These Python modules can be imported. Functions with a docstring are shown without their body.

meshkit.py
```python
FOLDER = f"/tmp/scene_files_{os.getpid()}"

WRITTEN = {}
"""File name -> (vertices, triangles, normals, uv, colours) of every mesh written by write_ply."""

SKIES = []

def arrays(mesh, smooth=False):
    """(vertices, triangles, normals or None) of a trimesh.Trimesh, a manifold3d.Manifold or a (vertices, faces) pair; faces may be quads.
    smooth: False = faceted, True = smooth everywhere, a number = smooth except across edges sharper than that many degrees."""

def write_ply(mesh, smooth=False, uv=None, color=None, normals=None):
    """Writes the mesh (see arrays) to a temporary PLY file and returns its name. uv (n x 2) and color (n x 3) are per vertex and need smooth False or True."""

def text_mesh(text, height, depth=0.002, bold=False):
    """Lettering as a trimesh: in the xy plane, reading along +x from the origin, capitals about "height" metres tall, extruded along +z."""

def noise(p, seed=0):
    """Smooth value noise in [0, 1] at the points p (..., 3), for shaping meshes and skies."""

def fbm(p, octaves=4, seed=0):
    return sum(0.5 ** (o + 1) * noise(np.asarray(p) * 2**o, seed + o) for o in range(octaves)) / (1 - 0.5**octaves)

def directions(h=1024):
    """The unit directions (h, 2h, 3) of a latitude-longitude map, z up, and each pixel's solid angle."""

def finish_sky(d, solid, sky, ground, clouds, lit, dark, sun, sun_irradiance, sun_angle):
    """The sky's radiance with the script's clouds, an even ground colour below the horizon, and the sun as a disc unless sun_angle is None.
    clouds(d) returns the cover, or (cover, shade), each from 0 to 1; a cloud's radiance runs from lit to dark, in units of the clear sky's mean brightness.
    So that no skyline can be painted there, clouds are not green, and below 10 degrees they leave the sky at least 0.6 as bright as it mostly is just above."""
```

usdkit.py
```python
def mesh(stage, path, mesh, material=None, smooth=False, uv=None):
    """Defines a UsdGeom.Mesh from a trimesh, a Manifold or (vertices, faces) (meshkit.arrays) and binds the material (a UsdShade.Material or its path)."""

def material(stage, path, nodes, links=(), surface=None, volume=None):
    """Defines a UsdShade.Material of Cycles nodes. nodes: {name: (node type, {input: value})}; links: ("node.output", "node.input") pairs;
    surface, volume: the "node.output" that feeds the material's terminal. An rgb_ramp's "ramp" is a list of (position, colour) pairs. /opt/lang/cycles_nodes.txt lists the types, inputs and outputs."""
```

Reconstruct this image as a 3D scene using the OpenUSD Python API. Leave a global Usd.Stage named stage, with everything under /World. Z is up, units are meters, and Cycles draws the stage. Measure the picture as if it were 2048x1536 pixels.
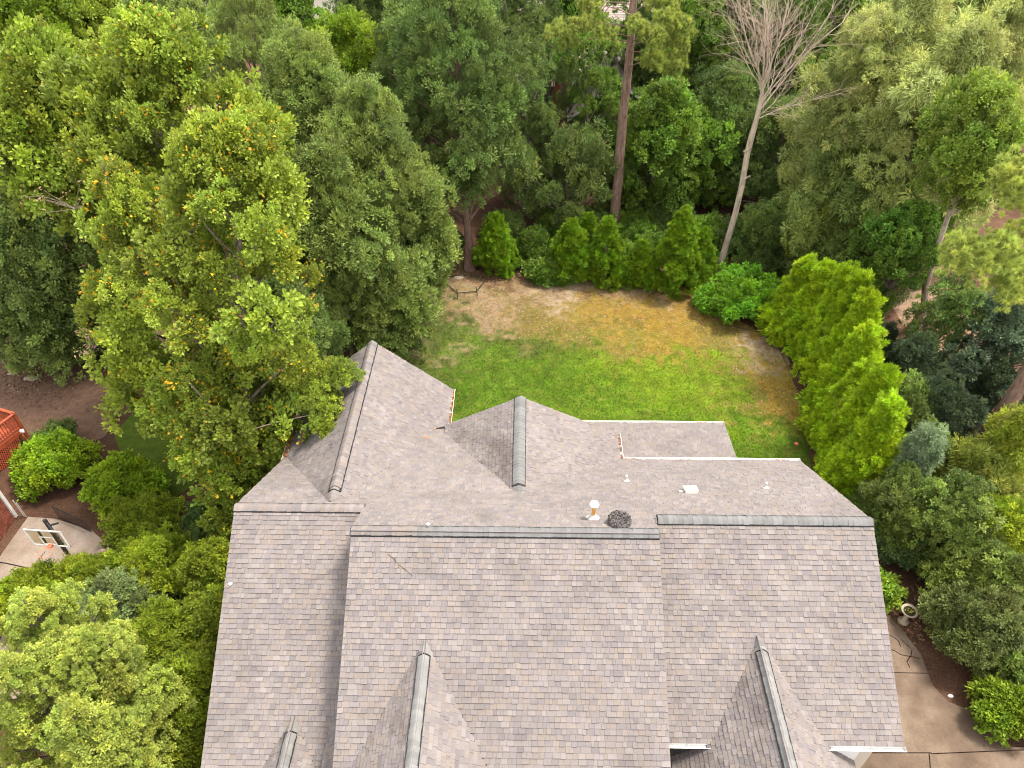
import math, random
import numpy as np, trimesh
import shapely
from shapely.geometry import Polygon, Point, box as sbox
from pxr import Usd, UsdGeom, UsdLux, UsdShade, Gf, Sdf, Vt
import usdkit, meshkit
from meshkit import noise, fbm

stage = Usd.Stage.CreateInMemory()
UsdGeom.SetStageUpAxis(stage, UsdGeom.Tokens.z); UsdGeom.SetStageMetersPerUnit(stage, 1.0)
stage.SetDefaultPrim(UsdGeom.Xform.Define(stage, '/World').GetPrim())
rng = np.random.default_rng(11)

# ------------------------------------------------------------------ camera
F, HC = 1479.18, 26.4                       # focal length in photo pixels (2048 wide), camera height
PITCH, YAW, ROLL = (math.radians(a) for a in (41.437, -1.648, -0.743))
_f = np.array([math.sin(YAW)*math.cos(PITCH), math.cos(YAW)*math.cos(PITCH), -math.sin(PITCH)])
_r = np.array([math.cos(YAW), -math.sin(YAW), 0.0]); _u = np.cross(_r, _f)
CR, CU, CF = _r*math.cos(ROLL)+_u*math.sin(ROLL), -_r*math.sin(ROLL)+_u*math.cos(ROLL), _f
EYE = np.array([0, 0, HC])
cam = UsdGeom.Camera.Define(stage, '/World/camera')
cam.CreateHorizontalApertureAttr(36.0); cam.CreateVerticalApertureAttr(27.0)
cam.CreateFocalLengthAttr(36.0*F/2048); cam.CreateClippingRangeAttr((0.1, 3000.0))
cam.CreateExposureAttr(EXPOSURE := 1.98)
cam.AddTransformOp().Set(Gf.Matrix4d(*CR, 0, *CU, 0, *(-CF), 0, *EYE, 1))

# ------------------------------------------------------------------ sky and sun (soft sun through thin cloud, from the right)
SUN_EL, SUN_AZ = math.radians(66), math.radians(74)      # azimuth = atan2(x, y) of the direction towards the sun
dome = UsdLux.DomeLight.Define(stage, '/World/sky')
sky_mat = usdkit.material(stage, '/World/Looks/sky', {
    'sky': ('sky_texture', {'sky_type': 'single_scattering', 'sun_disc': False, 'sun_elevation': SUN_EL, 'sun_rotation': SUN_AZ, 'aerosol_density': 2.5}),
    'tc': ('texture_coordinate', {}),
    'cl': ('noise_texture', {'scale': 2.2, 'detail': 5.0, 'roughness': 0.55}),
    'cr': ('rgb_ramp', {'ramp': [(0.30, (0.35,)*3), (0.62, (0.9,)*3)]}),
    'mx': ('mix', {'mix_type': 'mix', 'color2': (5.3, 5.1, 4.65)}),
    'bg': ('background_shader', {'strength': 0.13})},
    [('tc.generated', 'cl.vector'), ('cl.fac', 'cr.fac'), ('cr.color', 'mx.fac'), ('sky.color', 'mx.color1'), ('mx.color', 'bg.color')], surface='bg.background')
UsdShade.MaterialBindingAPI.Apply(dome.GetPrim()).Bind(sky_mat)
dome.GetPrim().SetCustomDataByKey('kind', 'structure')
sun = UsdLux.DistantLight.Define(stage, '/World/sun')
sun.CreateIntensityAttr(0.52); sun.CreateAngleAttr(11.0); sun.CreateNormalizeAttr(True); sun.CreateColorAttr((1.0, 0.93, 0.80))
_d = np.array([math.sin(SUN_AZ)*math.cos(SUN_EL), math.cos(SUN_AZ)*math.cos(SUN_EL), math.sin(SUN_EL)])
_x = np.cross([0, 0, 1.0], _d); _x /= np.linalg.norm(_x); _y = np.cross(_d, _x)
sun.AddTransformOp().Set(Gf.Matrix4d(*_x, 0, *_y, 0, *_d, 0, 0, 0, 60, 1))

# ------------------------------------------------------------------ helpers
def ray(u, v): return CF + CR*(u-1024)/F - CU*(v-768)/F
def at_z(u, v, z=0.0): d = ray(u, v); return EYE + d*((z-HC)/d[2])
def at_y(u, v, y): d = ray(u, v); return EYE + d*(y/d[1])
def depth(p): return float((np.asarray(p)-EYE) @ CF)
def px(p): q = np.asarray(p)-EYE; z = q@CF; return 1024+F*(q@CR)/z, 768-F*(q@CU)/z
def xy(u, v): return tuple(at_z(u, v)[:2])

taken = {}
def numbered(parent, name):
    k = taken.get((parent, name), -1)+1; taken[(parent, name)] = k
    return f'{parent}/{name}' if k == 0 else f'{parent}/{name}_{k:03d}'
BASE = {}
def tag(p, label=None, cat=None, group=None, kind=None):
    p = p.GetPrim() if hasattr(p, 'GetPrim') else p
    for k, v in (('label', label), ('category', cat), ('group', group), ('kind', kind)):
        if v: p.SetCustomDataByKey(k, v)
    return p
def thing(name, label, cat, loc=(0, 0, 0), group=None):
    path = numbered('/World', name)
    x = UsdGeom.Xform.Define(stage, path); x.AddTranslateOp().Set(Gf.Vec3d(*map(float, loc)))
    BASE[path] = np.array(loc, float)
    return tag(x, label, cat, group)
def arr(m, smooth=False): return meshkit.arrays(m, smooth)
def obj(name, mesh, m, parent=None, smooth=False, tone=None, **kw):
    """mesh in world coordinates; ONE Mesh prim under parent (or /World). tone: one colour or one per vertex."""
    pp = str(parent.GetPath()) if parent is not None else '/World'
    path = numbered(pp, name)
    v, f, n = arr(mesh, smooth)
    base = BASE.get(pp)
    if base is not None: v = v-base
    BASE[path] = base if base is not None else np.zeros(3)
    p = UsdGeom.Mesh.Define(stage, path)
    p.CreatePointsAttr(Vt.Vec3fArray.FromNumpy(v.astype(np.float32)))
    p.CreateFaceVertexCountsAttr(Vt.IntArray.FromNumpy(np.full(len(f), 3, np.int32)))
    p.CreateFaceVertexIndicesAttr(Vt.IntArray.FromNumpy(f.astype(np.int32).ravel()))
    p.CreateSubdivisionSchemeAttr('none')
    if n is not None:
        p.CreateNormalsAttr(Vt.Vec3fArray.FromNumpy(n.astype(np.float32))); p.SetNormalsInterpolation('vertex')
    if tone is not None:
        t = np.broadcast_to(np.asarray(tone, np.float32), (len(v), 3))
        UsdGeom.PrimvarsAPI(p).CreatePrimvar('tone', Sdf.ValueTypeNames.Color3fArray, 'vertex').Set(Vt.Vec3fArray.FromNumpy(np.ascontiguousarray(t)))
    UsdShade.MaterialBindingAPI.Apply(p.GetPrim()).Bind(m)
    return tag(p, **kw)

class MB:
    """collects vertices, triangles and tones"""
    def __init__(s): s.v, s.f, s.t, s.n = [], [], [], 0
    def add(s, v, f, tone=None):
        v = np.asarray(v, float); f = np.asarray(f, int)
        if f.shape[1] == 4: f = np.vstack([f[:, [0, 1, 2]], f[:, [0, 2, 3]]])
        s.v.append(v); s.f.append(f+s.n); s.n += len(v)
        s.t.append(np.broadcast_to(np.asarray(tone if tone is not None else (1, 1, 1), float), (len(v), 3)))
        return s
    def tm(s, m, tone=None): return s.add(m.vertices, m.faces, tone)
    def box(s, c, size, rz=0, rx=0, ry=0, tone=None):
        m = trimesh.creation.box(size)
        m.apply_transform(trimesh.transformations.euler_matrix(rx, ry, rz)); m.apply_translation(c)
        return s.tm(m, tone)
    def tube(s, pts, rad, sides=7, tone=None, cap=True):
        p = np.asarray(pts, float); rad = np.broadcast_to(rad, (len(p),))
        t = np.gradient(p, axis=0); t /= np.linalg.norm(t, axis=1, keepdims=True)+1e-12
        ref = np.array([0, 0, 1.0]) if abs(t[0, 2]) < .9 else np.array([1.0, 0, 0])
        a = np.cross(t, ref); a /= np.linalg.norm(a, axis=1, keepdims=True)+1e-12
        b = np.cross(t, a); an = np.arange(sides)*2*np.pi/sides
        v = (p[:, None]+rad[:, None, None]*(np.cos(an)[None, :, None]*a[:, None]+np.sin(an)[None, :, None]*b[:, None])).reshape(-1, 3)
        i, j = np.meshgrid(np.arange(len(p)-1), np.arange(sides), indexing='ij'); i, j = i.ravel(), j.ravel()
        k = (j+1) % sides
        f = [np.stack([i*sides+j, (i+1)*sides+j, (i+1)*sides+k], 1), np.stack([i*sides+j, (i+1)*sides+k, i*sides+k], 1)]
        if cap:
            m = len(v); v = np.vstack([v, p[:1], p[-1:]]); q = np.arange(sides); e = (len(p)-1)*sides
            f += [np.stack([0*q+m, q, (q+1) % sides], 1), np.stack([0*q+m+1, e+(q+1) % sides, e+q], 1)]
        return s.add(v, np.vstack(f), tone)
    def mesh(s): return trimesh.Trimesh(np.vstack(s.v), np.vstack(s.f), process=False)
    def tones(s): return np.vstack(s.t)
    def build(s, name, m, parent=None, smooth=False, tone=False, **kw):
        return obj(name, s.mesh(), m, parent, smooth, (s.tones() if tone is True else tone) if tone is not False else None, **kw)
def box(c, size, **k): return MB().box(c, size, **k)
def lathe(profile, n=24):
    """profile (r, z) pairs; closed at the axis where r = 0"""
    p = np.array(profile, float); an = np.arange(n)*2*np.pi/n
    v = np.stack([p[:, None, 0]*np.cos(an), p[:, None, 0]*np.sin(an), np.repeat(p[:, 1:2], n, 1)], -1).reshape(-1, 3)
    i, j = np.meshgrid(np.arange(len(p)-1), np.arange(n), indexing='ij'); i, j = i.ravel(), j.ravel(); k = (j+1) % n
    return v, np.vstack([np.stack([i*n+j, i*n+k, (i+1)*n+k], 1), np.stack([i*n+j, (i+1)*n+k, (i+1)*n+j], 1)])
def prism(poly, z0, z1):
    m = trimesh.creation.extrude_polygon(poly, z1-z0, engine='earcut'); m.apply_translation((0, 0, z0)); return m

# ------------------------------------------------------------------ materials
LOOK = '/World/Looks/'
def mat(name, nodes, links, surface='p.BSDF'): return usdkit.material(stage, LOOK+name, nodes, links, surface=surface)
def paint(name, col, rough=0.5, spec=0.4, var=0.12, scale=6.0, metallic=0.0, bump=0.0):
    lo, hi = tuple(c*(1-var) for c in col), tuple(min(1, c*(1+var)) for c in col)
    n = {'tc': ('texture_coordinate', {}), 'n': ('noise_texture', {'scale': scale, 'detail': 5.0, 'roughness': 0.65}),
         'r': ('rgb_ramp', {'ramp': [(0.3, lo), (0.7, hi)]}),
         'p': ('principled_bsdf', {'roughness': rough, 'specular_ior_level': spec, 'metallic': metallic})}
    l = [('tc.object', 'n.vector'), ('n.fac', 'r.fac'), ('r.color', 'p.base_color')]
    if bump:
        n['b'] = ('bump', {'strength': bump, 'distance': 0.02}); l += [('n.fac', 'b.height'), ('b.normal', 'p.normal')]
    return mat(name, n, l)
def toned(name, rough=0.9, spec=0.2, scale=9.0, amount=0.25, fine=70.0, bump=0.25, stains=None, bdist=0.01):
    """colour from the tone attribute, broken up with noise; stains: (scale, low, high, colour, strength)"""
    n = {'a': ('attribute', {'attribute': 'tone'}), 'g': ('geometry', {}),
         'n': ('noise_texture', {'scale': scale, 'detail': 4.0, 'roughness': 0.6}), 'f': ('noise_texture', {'scale': fine, 'detail': 2.0}),
         'r': ('rgb_ramp', {'ramp': [(0.25, (1-amount,)*3), (0.75, (1+amount,)*3)]}),
         'r2': ('rgb_ramp', {'ramp': [(0.25, (1-amount,)*3), (0.75, (1+amount,)*3)]}),
         'm': ('mix', {'mix_type': 'multiply', 'fac': 1.0}), 'm2': ('mix', {'mix_type': 'multiply', 'fac': 1.0}),
         'b': ('bump', {'strength': bump, 'distance': bdist}), 'p': ('principled_bsdf', {'roughness': rough, 'specular_ior_level': spec})}
    l = [('g.position', 'n.vector'), ('g.position', 'f.vector'), ('n.fac', 'r.fac'), ('f.fac', 'r2.fac'), ('a.color', 'm.color1'), ('r.color', 'm.color2'),
         ('m.color', 'm2.color1'), ('r2.color', 'm2.color2'), ('f.fac', 'b.height'), ('b.normal', 'p.normal')]
    out = 'm2.color'
    if stains:
        s, lo, hi, c, k = stains
        n['s'] = ('noise_texture', {'scale': s, 'detail': 5.0, 'roughness': 0.7}); n['sr'] = ('rgb_ramp', {'ramp': [(lo, (0, 0, 0)), (hi, (k, k, k))]})
        n['sm'] = ('mix', {'mix_type': 'mix', 'color2': c})
        l += [('g.position', 's.vector'), ('s.fac', 'sr.fac'), ('sr.color', 'sm.fac'), (out, 'sm.color1')]; out = 'sm.color'
    return mat(name, n, l+[(out, 'p.base_color')])
def leaf_mat(name, col, hue=0.012, val=0.25, trans=0.3, rough=0.55, spec=0.35, sat=1.0):
    n = {'a': ('attribute', {'attribute': 'tone'}), 'o': ('object_info', {}), 'c': ('mix', {'mix_type': 'multiply', 'fac': 1.0, 'color2': col}),
         'h': ('map_range', {'from_min': 0.0, 'from_max': 1.0, 'to_min': 0.508-hue, 'to_max': 0.508+hue}),
         'w': ('white_noise_texture', {'dimensions': '1D'}), 'mv': ('map_range', {'from_min': 0.0, 'from_max': 1.0, 'to_min': 1-val, 'to_max': 1+val}),
         'hs': ('hsv', {'saturation': sat, 'fac': 1.0}), 'p': ('principled_bsdf', {'roughness': rough, 'specular_ior_level': spec}),
         't': ('translucent_bsdf', {}), 'mix': ('mix_closure', {'fac': trans})}
    l = [('a.color', 'c.color1'), ('o.random', 'h.value'), ('o.random', 'w.w'), ('w.value', 'mv.value'), ('h.result', 'hs.hue'), ('mv.result', 'hs.value'),
         ('c.color', 'hs.color'), ('hs.color', 'p.base_color'), ('hs.color', 't.color'), ('p.BSDF', 'mix.closure1'), ('t.BSDF', 'mix.closure2')]
    return mat(name, n, l, 'mix.closure')
def bark_mat(name, dark, light, scale=4.0):
    return mat(name, {'g': ('geometry', {}), 'mp': ('mapping', {'scale': (3.0, 3.0, 0.7)}), 'n': ('noise_texture', {'scale': scale, 'detail': 6.0, 'roughness': 0.7}),
        'v': ('voronoi_texture', {'scale': scale*1.6, 'feature': 'distance_to_edge'}), 'r': ('rgb_ramp', {'ramp': [(0.3, dark), (0.65, light)]}),
        'b': ('bump', {'strength': 0.8, 'distance': 0.05}), 'p': ('principled_bsdf', {'roughness': 0.95, 'specular_ior_level': 0.1})},
        [('g.position', 'mp.vector'), ('mp.vector', 'n.vector'), ('mp.vector', 'v.vector'), ('n.fac', 'r.fac'), ('v.distance', 'b.height'), ('r.color', 'p.base_color'), ('b.normal', 'p.normal')])

M = dict(
    shingle=toned('asphalt_shingle', rough=0.95, spec=0.15, scale=0.9, amount=0.13, fine=55.0, bump=0.2, stains=(0.7, 0.53, 0.76, (0.100, 0.083, 0.076), 0.42)),
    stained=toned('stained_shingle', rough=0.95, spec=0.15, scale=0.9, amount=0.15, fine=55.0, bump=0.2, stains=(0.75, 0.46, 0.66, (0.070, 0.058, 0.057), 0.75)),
    felt=paint('roof_felt', (0.10, 0.095, 0.095), 0.95, 0.1),
    vent_black=paint('black_vent', (0.018, 0.018, 0.02), 0.8, 0.2),
    cap=toned('ridge_cap', rough=0.95, spec=0.15, scale=2.0, amount=0.12, fine=60.0),
    white=paint('white_metal', (0.56, 0.55, 0.535), 0.45, 0.4, 0.06, 3.0),
    dirty_white=paint('dirty_white_metal', (0.46, 0.43, 0.40), 0.5, 0.4, 0.14, 12.0),
    white_wood=paint('white_trim', (0.52, 0.51, 0.49), 0.6, 0.3, 0.05, 2.0),
    rust=paint('rusty_pipe', (0.42, 0.21, 0.06), 0.8, 0.2, 0.5, 14.0),
    lead=paint('grey_flashing', (0.40, 0.375, 0.34), 0.6, 0.3, 0.2, 20.0),
    mossy=paint('mossy_vent', (0.07, 0.062, 0.064), 0.95, 0.1, 0.95, 16.0, bump=0.6),
    wall=paint('house_siding', (0.42, 0.37, 0.31), 0.7, 0.3, 0.06, 1.0),
    black=paint('black_metal', (0.015, 0.015, 0.017), 0.45, 0.4),
    orange=paint('orange_rim', (0.62, 0.15, 0.08), 0.45, 0.4, 0.1, 8.0),
    cord=paint('white_net_cord', (0.36, 0.34, 0.33), 0.8, 0.2),
    deck=paint('red_stained_wood', (0.28, 0.058, 0.024), 0.6, 0.3, 0.25, 5.0),
    stone=paint('birdbath_concrete', (0.30, 0.25, 0.19), 0.9, 0.2, 0.2, 14.0, bump=0.3),
    boulder=paint('pink_boulder', (0.30, 0.21, 0.18), 0.9, 0.2, 0.25, 7.0, bump=0.5),
    water=paint('birdbath_water', (0.03, 0.03, 0.015), 0.08, 0.6),
    litter=toned('dead_leaf', rough=0.9, spec=0.1, amount=0.2),
    flower=toned('petal', rough=0.6, spec=0.3, amount=0.1),
    lawn=toned('lawn_soil', rough=0.97, spec=0.08, scale=2.6, amount=0.28, fine=14.0, bump=0.7, bdist=0.04),
    blade=toned('grass_blade', rough=0.7, spec=0.25, scale=1.5, amount=0.2, bump=0.0),
    bark=bark_mat('oak_bark', (0.07, 0.052, 0.040), (0.24, 0.195, 0.155)),
    pine_bark=bark_mat('pine_bark', (0.085, 0.050, 0.037), (0.235, 0.155, 0.118), 3.0),
    dead_bark=bark_mat('dead_wood', (0.20, 0.155, 0.115), (0.44, 0.355, 0.28), 2.0),
    twig=paint('dead_twig', (0.38, 0.29, 0.225), 0.9, 0.1),
    brick=toned('red_brick', rough=0.9, spec=0.15, scale=6.0, amount=0.25),
    mortar=paint('brick_mortar', (0.30, 0.26, 0.23), 0.95, 0.1),
    glass=paint('dark_window_glass', (0.03, 0.035, 0.04), 0.08, 0.6, 0.05),
    siding=toned('beige_siding', rough=0.7, spec=0.3, amount=0.05, bump=0.0),
)
# board of clear acrylic: mostly see-through
M['acrylic'] = mat('clear_acrylic', {'t': ('transparent_bsdf', {'color': (0.86, 0.84, 0.78)}), 'g': ('glossy_bsdf', {'roughness': 0.12, 'color': (0.9, 0.9, 0.9)}), 'x': ('mix_closure', {'fac': 0.07})},
                   [('t.BSDF', 'x.closure1'), ('g.BSDF', 'x.closure2')], 'x.closure')
M['concrete'] = mat('old_concrete', {'g': ('geometry', {}), 'n': ('noise_texture', {'scale': 0.55, 'detail': 6.0, 'roughness': 0.7}), 'f': ('noise_texture', {'scale': 38.0, 'detail': 3.0}),
    'r': ('rgb_ramp', {'ramp': [(0.3, (0.16, 0.12, 0.095)), (0.5, (0.225, 0.178, 0.145)), (0.7, (0.29, 0.24, 0.205))]}), 'r2': ('rgb_ramp', {'ramp': [(0.3, (0.7,)*3), (0.7, (1.2,)*3)]}),
    'm': ('mix', {'mix_type': 'multiply', 'fac': 1.0}), 'b': ('bump', {'strength': 0.4, 'distance': 0.01}), 'p': ('principled_bsdf', {'roughness': 0.92, 'specular_ior_level': 0.15})},
    [('g.position', 'n.vector'), ('g.position', 'f.vector'), ('n.fac', 'r.fac'), ('f.fac', 'r2.fac'), ('r.color', 'm.color1'), ('r2.color', 'm.color2'), ('m.color', 'p.base_color'), ('f.fac', 'b.height'), ('b.normal', 'p.normal')])
M['aggregate'] = mat('aggregate_concrete', {'g': ('geometry', {}), 'n': ('noise_texture', {'scale': 0.55, 'detail': 6.0, 'roughness': 0.7}), 'f': ('noise_texture', {'scale': 38.0, 'detail': 3.0}),
    'r': ('rgb_ramp', {'ramp': [(0.3, (0.072, 0.049, 0.035)), (0.5, (0.118, 0.084, 0.061)), (0.7, (0.188, 0.142, 0.108))]}), 'r2': ('rgb_ramp', {'ramp': [(0.3, (0.7,)*3), (0.7, (1.2,)*3)]}),
    'm': ('mix', {'mix_type': 'multiply', 'fac': 1.0}), 'b': ('bump', {'strength': 0.4, 'distance': 0.01}), 'p': ('principled_bsdf', {'roughness': 0.92, 'specular_ior_level': 0.15})},
    [('g.position', 'n.vector'), ('g.position', 'f.vector'), ('n.fac', 'r.fac'), ('f.fac', 'r2.fac'), ('r.color', 'm.color1'), ('r2.color', 'm.color2'), ('m.color', 'p.base_color'), ('f.fac', 'b.height'), ('b.normal', 'p.normal')])
M['mulch'] = mat('forest_floor', {'g': ('geometry', {}), 'n': ('noise_texture', {'scale': 0.35, 'detail': 6.0, 'roughness': 0.7}), 'f': ('noise_texture', {'scale': 11.0, 'detail': 5.0, 'roughness': 0.75}),
    'r': ('rgb_ramp', {'ramp': [(0.35, (0.058, 0.030, 0.020)), (0.65, (0.120, 0.066, 0.043))]}), 'r2': ('rgb_ramp', {'ramp': [(0.3, (0.5,)*3), (0.75, (1.5,)*3)]}),
    'm': ('mix', {'mix_type': 'multiply', 'fac': 1.0}), 'b': ('bump', {'strength': 0.9, 'distance': 0.06}), 'p': ('principled_bsdf', {'roughness': 0.97, 'specular_ior_level': 0.08})},
    [('g.position', 'n.vector'), ('g.position', 'f.vector'), ('n.fac', 'r.fac'), ('f.fac', 'r2.fac'), ('r.color', 'm.color1'), ('r2.color', 'm.color2'), ('m.color', 'p.base_color'), ('f.fac', 'b.height'), ('b.normal', 'p.normal')])
# ================================================================== GROUND
g = MB()
g.add([(-600, -200, 0), (600, -200, 0), (600, 900, 0), (-600, 900, 0)], [(0, 1, 2, 3)])
g.build('ground', M['mulch'], kind='structure', label='brown forest floor of leaf litter and pine straw')

def sheet(name, poly, z, m, **kw):
    t = trimesh.creation.triangulate_polygon(poly, engine='earcut')
    v = np.column_stack([t[0], np.full(len(t[0]), z)])
    return obj(name, (v, np.asarray(t[1])), m, **kw)

# back lawn: colours of the turf, the dry grass and the bare soil between control points (world positions found from the photo)
GR, GB, GD, TAN, ORA, SOIL, MUL, DIRT = (.052, .102, .006), (.086, .146, .006), (.038, .060, .008), (.125, .098, .026), (.205, .128, .022), (.245, .170, .115), (.072, .037, .024), (.34, .265, .205)
LP = [(900, 520, MUL, 2.2), (850, 540, MUL, 2), (1000, 545, MUL, 1.6), (960, 600, SOIL, 1.6), (890, 575, SOIL, 1.6), (1080, 580, SOIL, 1.4), (1120, 598, DIRT, 1.0), (1030, 610, TAN, 1.4), (1200, 585, SOIL, 1.2), (1290, 590, SOIL, 1.0),
      (1000, 640, SOIL, 1.5), (1080, 650, TAN, 1.5), (930, 640, SOIL, .8), (870, 620, GD, 1.3), (890, 660, GD, 1.4), (850, 700, GD, 1.2), (810, 690, SOIL, 1.2), (905, 720, SOIL, .6), (880, 740, GD, 1.2), (930, 690, GR, 1.2),
      (1180, 630, ORA, 1.8), (1280, 640, ORA, 2), (1380, 610, ORA, 1.6), (1340, 680, ORA, 1.4), (1420, 680, TAN, 1.6), (1500, 700, DIRT, .8), (1480, 660, ORA, 1.6), (1550, 720, SOIL, 1.2), (1560, 780, ORA, 1.4), (1420, 620, SOIL, .8),
      (1240, 690, TAN, 1.4), (1120, 690, TAN, 1.2), (1040, 690, GD, 1.2), (1100, 720, GR, 1.6), (980, 720, GR, 1.6), (960, 780, GR, 1.8), (1060, 760, GR, 1.6), (1180, 740, GB, 1.6), (1290, 740, GB, 1.6), (1380, 740, GB, 1.4), (1420, 790, GB, 1.8),
      (1330, 800, GB, 1.6), (1230, 800, GR, 1.6), (1130, 790, GR, 1.4), (1480, 760, GB, 1.2), (1520, 820, TAN, 1.2), (1500, 870, GR, 1.2), (1470, 840, GB, 1.0), (1560, 880, GR, 1.2), (1590, 830, ORA, 1.0), (1590, 900, GD, 1.0), (1480, 900, GR, 1.2),
      (915, 800, GD, .9), (930, 830, GR, 1.0), (1350, 835, GR, 1.4), (1450, 720, TAN, 1.2), (1440, 600, MUL, 1.0), (1560, 690, MUL, .7)]
LPP = np.array([xy(u, v) for u, v, _, _ in LP]); LPC = np.array([c for *_, c, _ in LP]); LPR = np.array([r for *_, r in LP])
lawn_px = [(700, 700), (790, 660), (815, 520), (835, 480), (960, 520), (1040, 548), (1200, 560), (1390, 575), (1410, 590), (1440, 620), (1570, 690), (1600, 800), (1625, 930), (1660, 1010)]
lawn_poly = Polygon([xy(u, v) for u, v in lawn_px]+[(13.2, 13), (-11, 13)]).buffer(0)
def lawn_colour(p):
    q = np.column_stack([p, np.zeros(len(p))])
    w = p+np.column_stack([fbm(q*.55, 4, 3)-.5, fbm(q*.55, 4, 9)-.5])*4.0+np.column_stack([fbm(q*2.3, 3, 33)-.5, fbm(q*2.3, 3, 39)-.5])*3.4
    d2 = ((w[:, None]-LPP[None])**2).sum(-1)
    k = 1/(d2/LPR**2+.5)**1.65
    c = (k[..., None]*LPC).sum(1)/k.sum(1)[:, None]
    f = fbm(q*1.7, 4, 5)[:, None]; f2 = fbm(q*4.5, 3, 21)[:, None]
    green = (c[:, 1:2] > c[:, :1]*1.25)
    c = c*(1-.40*np.clip((f-.5)*4, 0, 1)*(c[:, :1] > c[:, 1:2]*1.0))+np.array(GD)*.40*np.clip((f-.5)*4, 0, 1)*(c[:, :1] > c[:, 1:2]*1.0)
    c = np.where(f2 > .62, c*.75+np.array(TAN)*.25, c)
    return np.clip(c*(.62+.76*f)*np.where(green, .85+.3*f2, 1.0), .004, .8)
gx, gy = np.meshgrid(np.arange(-14, 17, .11), np.arange(12.5, 48, .11), indexing='ij')
pts = np.column_stack([gx.ravel(), gy.ravel()])
inside = shapely.contains_xy(lawn_poly, pts[:, 0], pts[:, 1]).reshape(gx.shape)
col = np.zeros((len(pts), 3)); ii = inside.ravel() | False
grow = np.zeros_like(inside); grow[1:-1, 1:-1] = inside[1:-1, 1:-1] | inside[2:, 1:-1] | inside[:-2, 1:-1] | inside[1:-1, 2:] | inside[1:-1, :-2]
sel = grow.ravel(); col[sel] = lawn_colour(pts[sel])
z = .012+.05*fbm(np.column_stack([pts*.8, np.zeros(len(pts))]), 3, 4)*1
idx = np.arange(len(pts)).reshape(gx.shape)
ok = inside[:-1, :-1] & inside[1:, :-1] & inside[:-1, 1:] & inside[1:, 1:]
q = np.stack([idx[:-1, :-1][ok], idx[1:, :-1][ok], idx[1:, 1:][ok], idx[:-1, 1:][ok]], 1)
used, inv = np.unique(q, return_inverse=True); q = inv.reshape(q.shape)
obj('lawn', (np.column_stack([pts, z])[used], q), M['lawn'], smooth=True, tone=col[used], kind='structure', label='patchy back lawn, green in the middle and dry at the far edge')
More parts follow.
